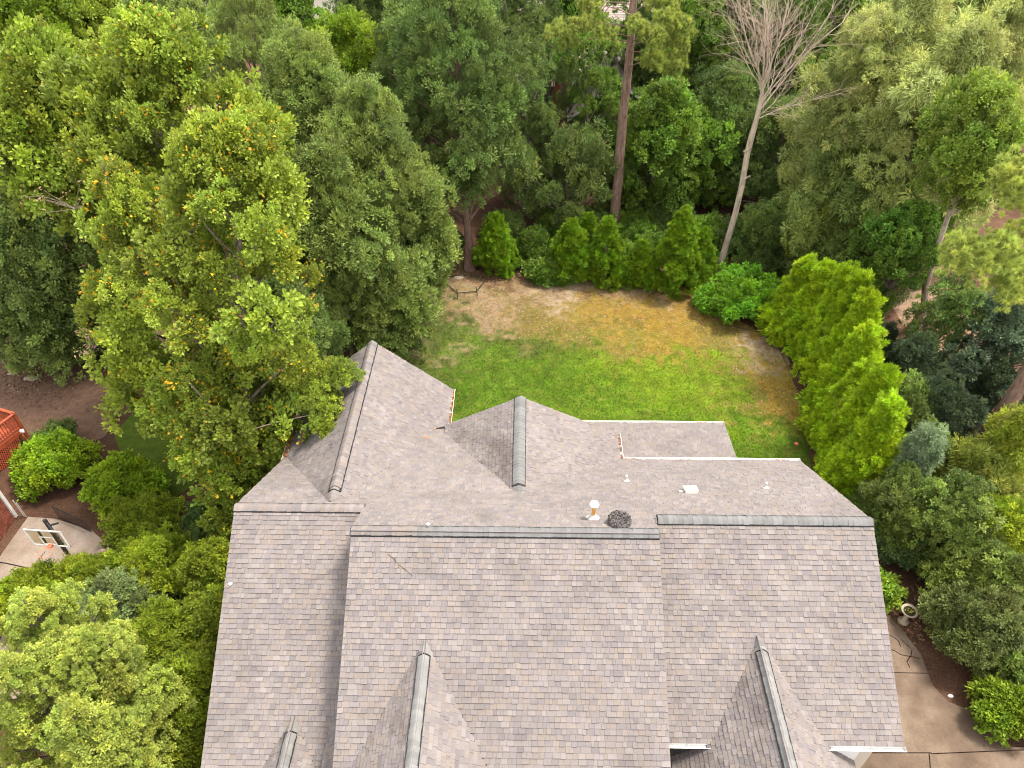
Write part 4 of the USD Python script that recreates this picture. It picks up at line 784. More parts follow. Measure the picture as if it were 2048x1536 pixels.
# far background trees along the top of the frame
FARM = [lime, poplar, willow, maple, dark_oak, willow_lit]
FARL = ['far yellow-green tree in the upper left corner', 'far bright tree left of the willow oak tops', 'far grey-green tree at the top left', 'far green tree beside the pale far roof', 'far dark tree above the lime tree', 'far dark tree at the top, left of the beige house',
        'far green tree behind the ridge of the beige house', 'far tree behind the pine trunk at the top', 'far tree at the top, left of the dead crown', 'far tree behind the dead crown', 'far tree right of the dead crown', 'far tree between the dead crown and the pale oaks', 'far tree at the top right', 'far tree in the upper right corner']
for k, (u, v_, y, w, mi) in enumerate(((20, -20, 56, 240, 0), (150, 10, 60, 220, 1), (330, -40, 64, 260, 2), (545, -30, 74, 150, 3), (730, -40, 62, 190, 4), (880, -60, 66, 220, 4), (1020, -30, 82, 170, 3), (1230, -10, 100, 90, 1), (1390, -20, 78, 150, 3), (1490, -30, 84, 130, 3), (1620, 25, 74, 150, 4), (1700, 10, 62, 180, 3), (1880, -70, 66, 260, 2), (2060, -60, 64, 260, 5))):
    ptree('far_tree', FARL[k], 'tree', u, v_-20, y, w, 300, kind='maple' if mi in (0, 1, 3) else 'oak', mat_=FARM[mi], clumps=42, rc=1.9, per=30, sc=.85, seed=70+k, profile=B, zb=2.0)

# ---- pines: bare trunks and round needle boughs
def pine(label, base, top, r0, boughs, mat_, seed, name='pine_tree', stubs=()):
    base, top = np.asarray(base, float), np.asarray(top, float); r = np.random.default_rng(seed); t = thing(name, label, 'tree', base)
    tt = np.linspace(0, 1, 14)[:, None]; ax = base*(1-tt)+top*tt; ax[1:-1] += r.normal(0, .04, (12, 3))*[1, 1, 0]
    MB().tube(ax, r0*(1-.55*tt[:, 0])*(1+.35*np.exp(-tt[:, 0]*25)), 14).build('trunk', M['pine_bark'], t, 50)
    P, A, mb = [], [], MB()
    for u, v_, y, k in boughs:
        c = at_y(u, v_, y); p, a = clump(r, c, k*.8, int(3+4*k), .7); P.append(p); A.append(a)
        h = np.clip((c[2]-.3-base[2])/(top[2]-base[2]), 0, 1); limb(mb, r, base+(top-base)*np.clip(h+r.uniform(-.05, .03), 0, 1), c, .038, .010, 8, .13, 5)
    for u0, v0, u1, v1, y in stubs: limb(mb, r, at_y(u0, v0, y), at_y(u1, v1, y), .04, .012, 5, .10, 5)
    mb.build('branches', M['pine_bark'], t, 50)
    instancer('needles', t, 'needles', mat_, np.vstack(P), np.vstack(A), .62*r.uniform(.8, 1.2, sum(map(len, P))), seed)
    return t
b0 = np.array([*at_z(1224, 470)[:2], 0]); 
pine('tall pine with a bare trunk standing before the beige house', b0, at_y(1283, -150, b0[1]), .37,
     [(1330, 40, 44, 1.0), (1300, 75, 43, .8), (1350, 95, 44, 1.0), (1310, 115, 43, .9), (1345, 140, 43.5, .9), (1290, 130, 43, .6), (1360, 60, 44, .8), (1275, 60, 43, .5), (1110, 75, 44.5, .8), (1145, 88, 45, .7), (1165, 55, 44, .7), (1200, 70, 44.5, .6), (1320, 10, 45, 1.0), (1180, 10, 45, .8)], pine_far, 90, stubs=((1262, 30, 1205, 12, 43.6), (1264, 52, 1292, 38, 43.6)))
pb = at_z(1968, 885); b1 = np.array([pb[0], pb[1], 0])
pine('pine at the right frame edge with round yellow-green boughs', b1, b1+[.8, .3, 17], .36,
     [(1915, 505, 25, .75), (1950, 530, 24.6, .8), (1990, 545, 24.5, .9), (1930, 545, 24.5, .6), (2020, 575, 24.5, .8), (1965, 500, 25, .8), (2010, 510, 25, .9), (2045, 540, 25, .9), (2020, 345, 26, .7), (2045, 375, 26, .8), (2010, 380, 26, .6), (2050, 410, 26, .8), (2045, 470, 25.5, .8), (2070, 620, 24.5, .7), (2000, 590, 24.3, .6)], pine_l, 91)

# ---- the dead tree
def dead_tree():
    r = np.random.default_rng(14); y0 = at_z(1437, 545)[1]; t = thing('dead_tree', 'tall dead tree with a pale bare crown beyond the laurel bush', 'tree', at_z(1437, 545))
    mb = MB()
    pth = [at_y(u, v_, y0) for u, v_ in ((1435, 552), (1452, 490), (1470, 430), (1484, 370), (1494, 310), (1500, 285), (1514, 235), (1521, 205), (1527, 160))]
    mb.tube(pth, [.23, .19, .175, .168, .165, .172, .14, .115, .085], 12)
    for u0, v0, u1, v1, w in ((1484, 360, 1500, 352, .05), (1497, 300, 1488, 303, .06)): mb.tube([at_y(u0, v0, y0), at_y(u1, v1, y0-.2)], [w, w*.8], 7)
    mb.build('trunk', M['dead_bark'], t, 50)
    br = MB(); tw = MB()
    def grow(a, d, L, rad, lev):
        n = 6; p = [a]; q = d/np.linalg.norm(d)
        for i in range(n):
            q = q+r.normal(0, .085+.045*lev, 3)+np.array([0, 0, .02 if lev < 2 else -.02]); q /= np.linalg.norm(q); p.append(p[-1]+q*L/n)
        (br if lev < 2 else tw).tube(p, np.linspace(rad, rad*.38, n+1), 6 if lev < 2 else 4, cap=False)
        if lev >= 3 or L < .35: return
        for i in range(1, n+1):
            for _ in range(2 if lev < 1 else 1):
                if r.random() < .9:
                    s = np.cross(q, r.normal(0, 1, 3)); s /= np.linalg.norm(s)+1e-9
                    dd = (np.array(p[i])-np.array(p[i-1])); dd /= np.linalg.norm(dd); grow(np.array(p[i]), dd*1.0+s*r.uniform(.35, .9), L*r.uniform(.30, .5), rad*(.45-.03*i), lev+1)
    for (u0, v0, u1, v1, dy, rad) in ((1527, 160, 1560, -60, 0, .10), (1524, 180, 1530, -70, .6, .09), (1522, 190, 1490, -50, -.6, .08), (1526, 170, 1600, -70, .8, .10), (1520, 205, 1640, 60, -.4, .09), (1516, 225, 1668, 20, .5, .10), (1512, 240, 1640, 165, -.7, .07), (1521, 170, 1410, 70, .3, .05),
                                      (1526, 165, 1450, 10, -.9, .07), (1526, 160, 1570, -30, -1, .08), (1522, 190, 1615, 10, -1.0, .08), (1514, 235, 1590, 185, .6, .05), (1520, 210, 1685, -20, 1.2, .07), (1524, 170, 1470, -40, 1.0, .07)):
        a, b = at_y(u0, v0, y0), at_y(u1, v1, y0+dy*1.6); grow(a, b-a, np.linalg.norm(b-a), rad*.52, 0)
    br.build('branches', M['dead_bark'], t, 50); tw.build('twigs', M['twig'], t, kind='stuff')
dead_tree()

# ---- conifers and shrubs round the lawn
for k, (u, v_, vb, w, lab) in enumerate(((992, 437, 553, 70, 'dense arborvitae cone beside the straight oak trunk'), (1140, 448, 572, 74, 'arborvitae cone half hidden by leafy shrubs'), (1172, 440, 540, 60, 'slender arborvitae cone behind the second gap'), (1208, 446, 578, 66, 'arborvitae cone in the middle of the far lawn edge'),
        (1279, 494, 580, 60, 'short arborvitae cone left of the tallest one'), (1350, 424, 600, 84, 'tallest arborvitae cone at the far lawn edge'), (1392, 470, 575, 56, 'narrow arborvitae cone touching the laurel bush'))):
    bs = at_z(u, vb); bs = bs+np.array([0, w/2*depth(bs)/F*.8, 0]); h = at_y(u, v_-12, bs[1])[2]; R = w/2*depth(bs)/F*1.2
    conifer('arborvitae', lab, 'conifer', bs, max(2.2, h), R, arbor, per=120, sc=.44, seed=100+k, group='arborvitae cones along the far lawn edge', taper=.62, upright=.25, bumps=.10)
for k, (x, y, h, R) in enumerate(((15.0, 34.4, 5.1, 1.35), (15.5, 33.1, 5.7, 1.45), (15.95, 31.8, 6.2, 1.5), (16.1, 30.4, 6.6, 1.55), (16.0, 29.0, 6.5, 1.55), (15.75, 27.5, 5.8, 1.5), (15.3, 25.9, 4.7, 1.4), (15.35, 24.3, 5.9, 1.5), (15.1, 22.7, 5.6, 1.5))):
    conifer('hedge_conifer', ['first yellow-green conifer of the row, next to the laurel bush', 'second yellow-green conifer from the laurel bush', 'third yellow-green conifer from the laurel bush', 'broad yellow-green conifer in the middle of the row', 'fifth yellow-green conifer from the laurel bush', 'yellow-green conifer before the dip in the row', 'low yellow-green conifer in the dip of the row', 'tall yellow-green conifer next to last in the row', 'last yellow-green conifer of the row, nearest the roof corner'][k],
            'conifer', (x, y, 0), h, R, leyland, per=190, sc=.60, seed=120+k, group='conifer row along the right side of the lawn', taper=.85, upright=.9, bumps=.24)
shrub('laurel_bush', 'broad glossy laurel bush at the far right corner of the lawn', 'bush', 1497, 548, 36.6, 190, kind='leafy', mat_=laurel, per=84, sc=.5, lumps=11, seed=140)
for k, (u, v_, y, w, lab) in enumerate(((1010, 430, 45, 110, 'dark understorey shrub behind the first arborvitae'), (1120, 430, 46, 120, 'dark understorey shrub left of the pine trunk'), (1190, 425, 45.5, 110, 'dark understorey shrub just left of the pine trunk'), (1275, 430, 45.5, 120, 'dark understorey shrub right of the pine trunk'), (1345, 420, 46, 120, 'dark understorey shrub behind the tallest arborvitae'), (1415, 440, 45, 110, 'dark understorey shrub left of the dead trunk'), (1560, 480, 42.5, 130, 'dark understorey shrub right of the dead trunk'), (1740, 520, 36, 140, 'dark understorey shrub behind the middle of the conifer row'))):
    shrub('understorey_shrub', lab, 'shrub', u, v_, y, w, kind='small', mat_=maple if k % 2 else dark_oak, per=44, sc=.65, lumps=8, seed=330+k)
shrub('laurel_bush', 'low laurel shoot behind the base of the dead tree', 'bush', 1420, 500, 41.5, 70, kind='leafy', mat_=laurel, per=22, sc=.5, lumps=6, seed=141)
for k, (u, v_, y, w, lab) in enumerate(((1092, 500, 40.6, 95, 'leafy shrub between the first and second arborvitae'), (1065, 455, 42.5, 90, 'leafy shrub behind the first arborvitae'), (1245, 480, 42, 80, 'leafy shrub beside the pine trunk'), (1310, 470, 42.5, 80, 'leafy shrub between the short and the tallest arborvitae'),
        (880, 455, 44, 100, 'dark shrub in the shade left of the straight trunk'), (1125, 520, 40.2, 60, 'low leafy shrub on the bare soil'), (1510, 450, 43, 110, 'blue-green shrub behind the dead trunk'), (1625, 470, 41, 120, 'dark shrub behind the first hedge conifers'))):
    shrub('leafy_shrub', lab, 'shrub', u, v_, y, w, kind='leafy' if k in (0, 1, 5) else 'small', mat_=maple if k in (0, 1, 2, 3, 5) else dark_oak, per=40, sc=.55, lumps=8, seed=150+k)
for k, (u, v_, y, w, lab, m_, kd) in enumerate(((1855, 655, 28, 110, 'dark holly in front of the bare slope', holly_dk, 'small'), (1925, 745, 25.5, 170, 'broad dark holly left of the right pine trunk', holly_dk, 'small'), (1830, 745, 26, 150, 'mid-green holly beside the conifer row', holly, 'small'), (1860, 800, 23.5, 170, 'mid-green leafy bush behind the blue-green conifer', holly, 'leafy'),
        (1770, 650, 31, 110, 'dark bush in the shade right of the conifer row', holly_dk, 'small'), (1990, 690, 28, 110, 'dark grey-green bush below the pine boughs', holly_dk, 'small'))):
    shrub('holly_bush', lab, 'bush', u, v_, y, w, kind=kd, mat_=m_, per=60, sc=.55, lumps=9, seed=160+k)
ptree('blue_conifer', 'pale blue-green feathery conifer above the big hollies', 'conifer', 1862, 862, 21.3, 120, 980, kind='cedar', mat_=blue, clumps=26, rc=.6, per=24, sc=.36, seed=170, profile=lambda h: (1-h)**.7, zb=.4, trunk_r=.08)
for k, (u, v_, y, w, lab) in enumerate(((1955, 905, 22.6, 150, 'olive cedar with drooping sprays at the right pine'), (2060, 830, 23.0, 120, 'bright cedar with drooping sprays at the right frame edge'), (1995, 965, 21.2, 150, 'browned cedar between the pine trunk and the lime holly'))):
    ptree('cedar_tree', lab, 'conifer', u, v_, y, w, 1000, kind='cedar', mat_=leaves('cedar_bright', (0.225, 0.262, 0.018), val=.35) if k == 1 else cedar, clumps=30, rc=.75, per=24, sc=.46, seed=172+k, profile=lambda h: (1-h*.8)**.7, zb=.4, trunk_r=.09)
for k, (u, v_, y, w, lab, m_) in enumerate(((1850, 935, 19.8, 200, 'big dark green holly behind the right roof corner', holly), (1822, 1040, 19.0, 100, 'holly pressed against the right roof edge', leaves('holly_deep', (0.079, 0.128, 0.045), val=.3, rough=.45, spec=.3)), (1945, 960, 18.8, 210, 'big fresh green holly below the olive cedar', holly), (2040, 1000, 18.5, 150, 'yellow-green holly at the right frame edge', olive_lt),
        (2000, 1095, 16.8, 215, 'large speckled holly beside the birdbath', holly), (2040, 1120, 16, 190, 'large speckled holly at the right frame edge', leaves('holly_gold', (0.128, 0.165, 0.033), val=.45, rough=.45, spec=.3)), (2008, 1195, 14.9, 245, 'large rounded holly overhanging the driveway', leaves('holly_brown', (0.124, 0.150, 0.045), val=.3, rough=.45, spec=.3)), (2080, 1260, 14.0, 170, 'holly at the right edge above the driveway', holly))):
    shrub('big_holly', lab, 'bush', u, v_, y, w, kind='small', mat_=m_, per=84, sc=.55, lumps=12, seed=180+k)
shrub('driveway_shrub', 'small bright green shrub at the right edge of the driveway', 'shrub', 2040, 1400, 12.0, 130, kind='leafy', mat_=lime, per=26, sc=.5, lumps=7, seed=190)
shrub('driveway_shrub', 'small lime shrub beside the birdbath', 'shrub', 1772, 1162, 17.0, 70, kind='leafy', mat_=leaves('fresh_b', (0.165, 0.247, 0.024), val=.25), per=16, sc=.5, lumps=6, seed=191)
# ---- the left side
t, P, A = shrub('hydrangea', 'round bright lime hydrangea beside the brick house corner', 'shrub', 82, 893, 22.9, 165, kind='leafy', mat_=bright, per=62, sc=.5, lumps=10, seed=200)
shrub('hydrangea', 'spreading lime hydrangea right of the rounder one', 'shrub', 222, 928, 21.6, 170, kind='leafy', mat_=bright, per=57, sc=.5, lumps=10, seed=201)
shrub('garden_shrub', 'feathery olive shrub below the lime hydrangeas', 'shrub', 265, 1010, 19.8, 160, kind='small', mat_=olive, per=46, sc=.55, lumps=9, seed=202)
shrub('garden_shrub', 'dark green shrub against the left roof corner', 'shrub', 405, 985, 18.6, 140, kind='small', mat_=leaves('deep', (0.083, 0.128, 0.030), val=.35), per=46, sc=.55, lumps=9, seed=203)
for k, (u, v_, y, w, h_, lab) in enumerate(((290, 1085, 17.0, 190, None, 'bright olive shrub behind the flowering crape myrtle'), (395, 1080, 16.4, 150, None, 'olive shrub against the roof edge, farthest of the row'), (395, 1190, 14.4, 170, None, 'olive shrub against the roof edge, second of the row'), (370, 1310, 12.4, 190, None, 'dark olive shrub against the roof edge, third of the row'),
        (340, 1430, 10.6, 210, None, 'dark olive shrub at the bottom, against the roof edge'), (130, 1150, 16.2, 190, None, 'thin olive shrub over the edge of the concrete pad'), (30, 1165, 15.6, 170, None, 'olive shrub at the left frame edge below the concrete pad'), (300, 1230, 14.0, 150, None, 'olive shrub in the middle of the lower left shrubs'))):
    shrub('olive_shrub', lab, 'shrub', u, v_, y, w, kind='small', mat_=[olive_lt, olive, olive, olive, olive, olive, olive_lt, olive][k], per=68, sc=.55, lumps=12, seed=210+k)
t, P, A = shrub('crape_myrtle', 'grey-green crape myrtle with a few white flowers', 'shrub', 215, 1150, 15.4, 170, kind='small', mat_=leaves('myrtle', (0.165, 0.215, 0.075), val=.3), per=46, sc=.55, lumps=9, seed=220)
r_ = np.random.default_rng(2); j = r_.choice(len(P), 9); instancer('blossoms', t, 'flower', leaves('white_petal', (.8, .78, .74), val=.05, hue=.0), P[j]+[0, 0, .25], A[j], np.full(9, .12), 5)
for k, (u, v_, y, w, vb, lab) in enumerate(((45, 1200, 11.6, 220, 1500, 'pale lime tree in the lower left corner, nearest its tip'), (150, 1275, 10.2, 190, 1536, 'pale lime tree right half, above the dark olive shrubs'), (0, 1330, 9.4, 220, 1536, 'pale lime tree at the bottom of the left frame edge'), (140, 1430, 8.2, 190, 1600, 'pale lime tree low at the bottom edge'))):
    ptree('pale_tree', lab, 'tree', u, v_, y, w, vb, kind='maple', mat_=pale, clumps=84, rc=.46, gaps=.12, per=26, sc=.40, trunk_r=.1, seed=230+k, profile=B, zb=1.2)
# roses and daylilies by the deck
t, P, A = shrub('rose_bush', 'dark rose bush with pink flowers beside the red deck', 'bush', 95, 862, 24.6, 95, kind='small', mat_=dark_oak, per=20, sc=.55, lumps=6, seed=240)
j = r_.choice(len(P), 12); instancer('roses', t, 'flower', leaves('pink_petal', (.62, .035, .10), val=.2, hue=.02), P[j]+[0, 0, .16], A[j], np.full(12, .11), 6)
def blades(name, label, cat, u, v_, n, L, colr, seed):
    r = np.random.default_rng(seed); c = at_z(u, v_); m = MB()
    for i in range(n):
        a = r.uniform(0, 6.283); q = c+r.normal(0, .22, 3)*[1, 1, 0]; d = np.array([np.cos(a), np.sin(a), 0]); s = np.array([-d[1], d[0], 0])*.022; ln = L*r.uniform(.6, 1.2); rows = []
        for k in range(5):
            k_ = k/4; p = q+d*ln*.75*k_+np.array([0, 0, ln*(1.1*k_-.75*k_*k_)]); rows += [p-s*(1-k_*.9), p+s*(1-k_*.9)]
        m.add(rows, [(2*k, 2*k+1, 2*k+3, 2*k+2) for k in range(4)], np.array(colr)*r.uniform(.7, 1.3))
    tag(m.build(name, M['blade'], tone=True), label, cat)
blades('daylily', 'clump of arching daylily leaves beside the deck corner', 'plant', 48, 893, 90, .95, (.10, .14, .03), 1)
blades('daylily', 'clump of daylily leaves behind the roses', 'plant', 128, 868, 70, .8, (.11, .13, .035), 2)
blades('ornamental_grass', 'grass tuft at the upper edge of the bare bed', 'plant', 50, 700, 60, .8, (.06, .09, .03), 3)
# fallen leaves on the woodland floor
m = MB(); reg = []
for (u, v_, du, dv, n_) in ((890, 520, 60, 30, 900), (1040, 555, 60, 12, 250), (1890, 640, 60, 60, 1200), (1930, 690, 40, 40, 600), (1830, 1230, 30, 50, 420), (60, 740, 90, 50, 1200), (1300, 590, 200, 8, 500), (250, 980, 60, 30, 200)):
    uu, vv = rs.normal(u, du*.6, n_), rs.normal(v_, dv*.6, n_); reg += [at_z(a, b, .05) for a, b in zip(uu, vv)]
leaf_bits(m, reg, .075, .15, [(.20, .115, .068), (.15, .08, .045), (.26, .17, .11), (.11, .055, .034)])
m.build('leaf_litter', M['litter'], tone=True, kind='stuff', label='brown fallen leaves on the bare ground', cat='leaf litter')
sheet('bare_slope', Polygon([xy(*p) for p in ((1790, 600), (1860, 585), (1960, 640), (1985, 720), (1940, 770), (1880, 700), (1820, 650))]).buffer(.4), .008, M['lawn'], tone=(.22, .145, .10), kind='structure', label='bare sandy slope under the trees on the right')
sheet('bare_bed', Polygon([xy(*p) for p in ((-160, 705), (-20, 704), (100, 712), (160, 735), (230, 800), (200, 870), (140, 890), (60, 860), (-160, 900))]).buffer(.3), .007, M['lawn'], tone=(.135, .082, .057), kind='structure', label='raked bare brown bed beyond the red deck')
# ================================================================== NEIGHBOURS AND SMALL THINGS
# beige house behind the trees
bh = thing('beige_house', 'beige-sided house with pinkish roof, mostly hidden behind the far trees', 'house', (14, 64, 0))
by0 = 57.5; rg = at_y(1190, 14, 70); 
def quad(m, *p): return m.add(np.array(p, float), [(0, 1, 2, 3)])
# main block: ridge parallel to the frame; shingle courses as real steps
def coursed(x0, x1, y0, z0, y1, z1, n, m, tones, seedk):
    r = np.random.default_rng(seedk)
    for i in range(n):
        a, b = i/n, (i+1)/n; ya, yb = y0+(y1-y0)*a, y0+(y1-y0)*b; za, zb = z0+(z1-z0)*a, z0+(z1-z0)*b
        xs = np.arange(x0, x1, .9)+r.uniform(0, .4)
        for x in xs:
            quad(m, (x, ya, za+.04), (min(x+.9, x1), ya, za+.04), (min(x+.9, x1), yb, zb+.012), (x, yb, zb+.012)); m.t[-1] = np.broadcast_to(np.array(tones[r.integers(len(tones))])*r.uniform(.92, 1.08), (4, 3))
            quad(m, (x, ya, za-.02), (min(x+.9, x1), ya, za-.02), (min(x+.9, x1), ya, za+.04), (x, ya, za+.04)); m.t[-1] = np.broadcast_to(np.array((.2, .15, .14)), (4, 3))
PK = [(.28, .225, .20), (.25, .20, .185), (.31, .255, .225)]
m = MB(); coursed(-1.5, 30, 60.5, 4.9, 71, 8.6, 46, m, PK, 1); coursed(-1.5, 30, 81.5, 4.9, 71, 8.6, 46, m, PK, 2)
rf = m.build('roof', M['shingle'], bh, tone=True)
m = MB().tm(prism(sbox(-1, 61, 29.5, 81), 0, 4.85)); m.build('wall', M['siding'], bh, tone=(.14, .11, .08))
# front gable with lap siding, a window and a brick base
gx0, gx1, gp, gy = 3.4, 10.2, 6.8, by0; gz, ge = 6.3, 3.7; mid = (gx0+gx1)/2
m = MB(); nb = 34
for i in range(nb):
    za, zb = 1.9+(gz-1.9)*i/nb, 1.9+(gz-1.9)*(i+1)/nb
    hw = (gx1-gx0)/2*min(1, (gz-za)/(gz-ge)); hw2 = (gx1-gx0)/2*min(1, (gz-zb)/(gz-ge))
    quad(m, (mid-hw, gy-.022, za), (mid+hw, gy-.022, za), (mid+hw2, gy-.004, zb), (mid-hw2, gy-.004, zb))
m.build('lap_siding', M['siding'], bh, tone=(.125, .096, .066))
m = MB(); m.tm(prism(sbox(gx0+.1, gy+.05, gx1-.1, 62), 0, ge)); m.build('wall', M['siding'], bh, tone=(.14, .11, .08))
m = MB()
for i in range(24):
    for k in range(30):
        w_ = (gx1-gx0-.2)/30; x = gx0+.1+(k+(i % 2)*.5)*w_
        if x+w_ < gx1: m.box((x+w_/2, gy-.03, .04+i*.078), (w_-.012, .06, .066), tone=np.array((.17, .052, .034))*rs.uniform(.7, 1.25))
m.build('brick_base', M['brick'], bh, tone=True, kind='stuff')
MB().box((mid, gy-.02, 1.93), (gx1-gx0, .14, .10)).build('belt_trim', M['white_wood'], bh)
for k, (x, z_) in enumerate(((5.72, 3.1), (7.9, 3.1))):
    w = MB().box((x, gy-.05, z_), (.95, .06, 1.5)).build('window', M['white_wood'], bh)
    for dz in (-.36, .36): MB().box((x, gy-.085, z_+dz), (.78, .02, .62)).build('pane', M['glass'], w)
m = MB()
for sg in (-1, 1):
    a, b = np.array([mid, gy-.35, gz+.22]), np.array([mid+sg*((gx1-gx0)/2+.45), gy-.35, ge-.12]); d = b-a; n_ = 12
    m.add([a, b, b-[0, 0, .24], a-[0, 0, .24]], [(0, 1, 2, 3)]); m.add([a, b, b+[0, .1, 0], a+[0, .1, 0]], [(0, 1, 2, 3)])
m.build('rake_board', M['white_wood'], bh)
m = MB()
for sg in (-1, 1):
    for i in range(18):
        a, b = i/18, (i+1)/18; X = lambda q: mid+sg*((gx1-gx0)/2+.45)*q; Z = lambda q: gz+.24-(gz-ge+.36)*q
        quad(m, (X(a), gy-.37, Z(a)), (X(b), gy-.37, Z(b)+.03), (X(b), 66, Z(b)+.03), (X(a), 66, Z(a))); m.t[-1] = np.broadcast_to(np.array(PK[i % 3]), (4, 3))
m.build('gable_roof', M['shingle'], bh, tone=True)
cp = at_y(1126, 175, 60.0); cx = cp[0]; ch = MB()
for i in range(70):
    for k in range(5): ch.box((cx-.56+k*.28+(i % 2)*.0, 59.7, .05+i*.1), (.26, .5, .085), tone=np.array((.25, .085, .045))*rs.uniform(.7, 1.25))
chm = MB().box((cx, 59.72, 3.5), (1.38, .46, 6.98)).build('chimney', M['mortar'], bh); ch.build('bricks', M['brick'], chm, tone=True, kind='stuff')
MB().box((cx, 59.7, 7.05), (1.55, .66, .12)).build('chimney_cap', M['mortar'], chm)
for u, v_ in ((1197, 60), (1135, 112)):
    p = at_y(u, v_, 64); zz = 4.9+(p[1]-60.5)*3.7/10.5; MB().tube([(p[0], 64, zz-.1), (p[0], 64, zz+.6)], .07, 8).build('vent_pipe', M['white'], bh)
# pale-roofed house far left and dry lawn beyond
fh = thing('far_house', 'far house with a pale grey roof glimpsed between the tree tops', 'house', (-30, 98, 0))
m = MB(); coursed(-42, -20, 92, 4.6, 99, 8.2, 30, m, [(.36, .35, .35), (.33, .325, .33)], 3); coursed(-42, -20, 106, 4.6, 99, 8.2, 30, m, [(.36, .35, .35)], 4); m.build('roof', M['shingle'], fh, tone=True)
MB().tm(prism(sbox(-41.5, 92.5, -20.5, 105.5), 0, 4.55)).build('wall', M['siding'], fh, tone=(.55, .50, .44))
sheet('far_lawn', Polygon([xy(*p) for p in ((1180, 12), (1180, -60), (1420, -60), (1400, 14))]), .01, M['lawn'], tone=(.20, .19, .03), kind='structure', label='sunny lawn beyond the beige house')

# the neighbours' brick house at the left edge
nx = at_z(33, 1034)
nh = thing('brick_house', 'corner of a red brick house with a white downpipe at the left frame edge', 'house', (nx[0]-4, nx[1]-4, 0))
MB().tm(prism(sbox(nx[0]-11, nx[1]-12, nx[0]-.055, nx[1]-.06), 0, 5.4)).build('wall', M['mortar'], nh)
bk = []
for i in range(56):
    for k in range(22):
        y = nx[1]-.11-.215*k-(i % 2)*.107; bk.append(((nx[0]-.03, y, .05+i*.077), (.05, .2, .066)))
bk.sort(key=lambda b: depth(b[0])); bmesh = MB(); vis = [b for b in bk if px(b[0])[0] > -8]
for c, s_ in vis[:160]: obj('brick', MB().box(c, s_).mesh(), M['brick'], nh, tone=np.array((.17, .052, .034))*rs.uniform(.65, 1.3))
for c, s_ in vis[160:]+[b for b in bk if px(b[0])[0] <= -8]: bmesh.box(c, s_, tone=np.array((.17, .052, .034))*rs.uniform(.65, 1.3))
bmesh.build('bricks', M['brick'], nh, tone=True, kind='stuff')
MB().box((nx[0]+.02, nx[1]-.02, 2.7), (.10, .14, 5.3)).build('corner_board', M['white_wood'], nh)
MB().tube([(nx[0]+.32, nx[1]+.05, .0), (nx[0]+.32, nx[1]+.05, 1.1)], .022, 8).build('conduit', M['lead'], nh)
MB().tube([(nx[0]+.45, nx[1]+.0, .0), (nx[0]+.45, nx[1]+.0, 1.0)], .02, 8).build('conduit', M['lead'], nh)
# low black railing behind the pad
fr = thing('black_railing', 'low black metal railing between the hydrangeas and the concrete pad', 'railing', at_z(150, 1050))
a, b = at_z(118, 1035), at_z(184, 1066)
for k in range(15):
    p = a*(1-k/14)+b*(k/14); MB().tube([p, p+[0, 0, .85]], .014, 5).build('baluster', M['black'], fr)
for z_ in (.10, .82): MB().tube([a+[0, 0, z_], b+[0, 0, z_]], .02, 5).build('rail', M['black'], fr)
# red deck
dz = 1.25; c0 = at_z(28, 827, dz+.95); c0[2] = 0; e1 = at_z(-60, 800, dz+.95)-at_z(28, 827, dz+.95); e2 = at_z(-60, 892, dz+.95)-at_z(28, 827, dz+.95)
e1, e2 = e1/np.linalg.norm(e1), e2/np.linalg.norm(e2)
dk = thing('deck', 'red-stained wooden deck with balustrade at the left frame edge', 'deck', c0)
L1, L2 = 5.0, 4.6
for k in range(36):
    p = c0+e2*(.07+k*.135); q = p+e1*L1; w = e2*.062
    MB().add(np.array([p-w, p+w, q+w, q-w, p-w-[0, 0, .04], p+w-[0, 0, .04], q+w-[0, 0, .04], q-w-[0, 0, .04]])+[0, 0, dz], np.array([(0, 1, 2, 3), (4, 7, 6, 5), (0, 4, 5, 1), (3, 2, 6, 7), (1, 5, 6, 2), (0, 3, 7, 4)])).build('floor_board', M['deck'], dk)
for e_, L in ((e1, L1), (e2, L2)):
    an = math.atan2(e_[1], e_[0])
    for zt, sz, nm in ((dz+.95, (L, .14, .04), 'top_rail'), (dz+.12, (L, .05, .08), 'bottom_rail'), (dz-.14, (L, .05, .26), 'rim_joist')):
        MB().box(c0+e_*L/2+[0, 0, zt], sz, rz=an).build(nm, M['deck'], dk)
    for k in range(int(L/.14)):
        MB().box(c0+e_*(.12+k*.14)+[0, 0, dz+.53], (.038, .038, .80), rz=an).build('baluster', M['deck'], dk)
    for k in range(3): MB().box(c0+e_*(.05+k*L/2.1)+[0, 0, (dz+.95)/2], (.10, .10, dz+.95), rz=an).build('post', M['deck'], dk)
    m = MB()
    for k in range(40):
        for sg in (-1, 1):
            p = c0+e_*(k*.13); q = c0+e_*(k*.13+sg*(dz-.3)); t0 = 0; 
            if 0 <= (q-c0)@e_ <= L: nn = np.cross(e_, [0, 0, 1]); d = q-p; m.tube([p+[0, 0, .05]+nn*.012*sg, q+[0, 0, dz-.25]+nn*.012*sg], .017, 4)
    m.build('lattice', M['deck'], dk)
c_ = at_z(44, 862, dz+.05); m = MB(); m.box(c_, (.16, .14, .13), rz=.5).box(c_+[.1, -.06, .02], (.1, .1, .08), rz=.9); lp = thing('floodlight', 'small white twin floodlight on the deck corner', 'lamp', c_); m.build('lamp_head', M['white'], lp); MB().tube([c_-[.12, -.1, .05], c_], .02, 6).build('bracket', M['black'], lp)

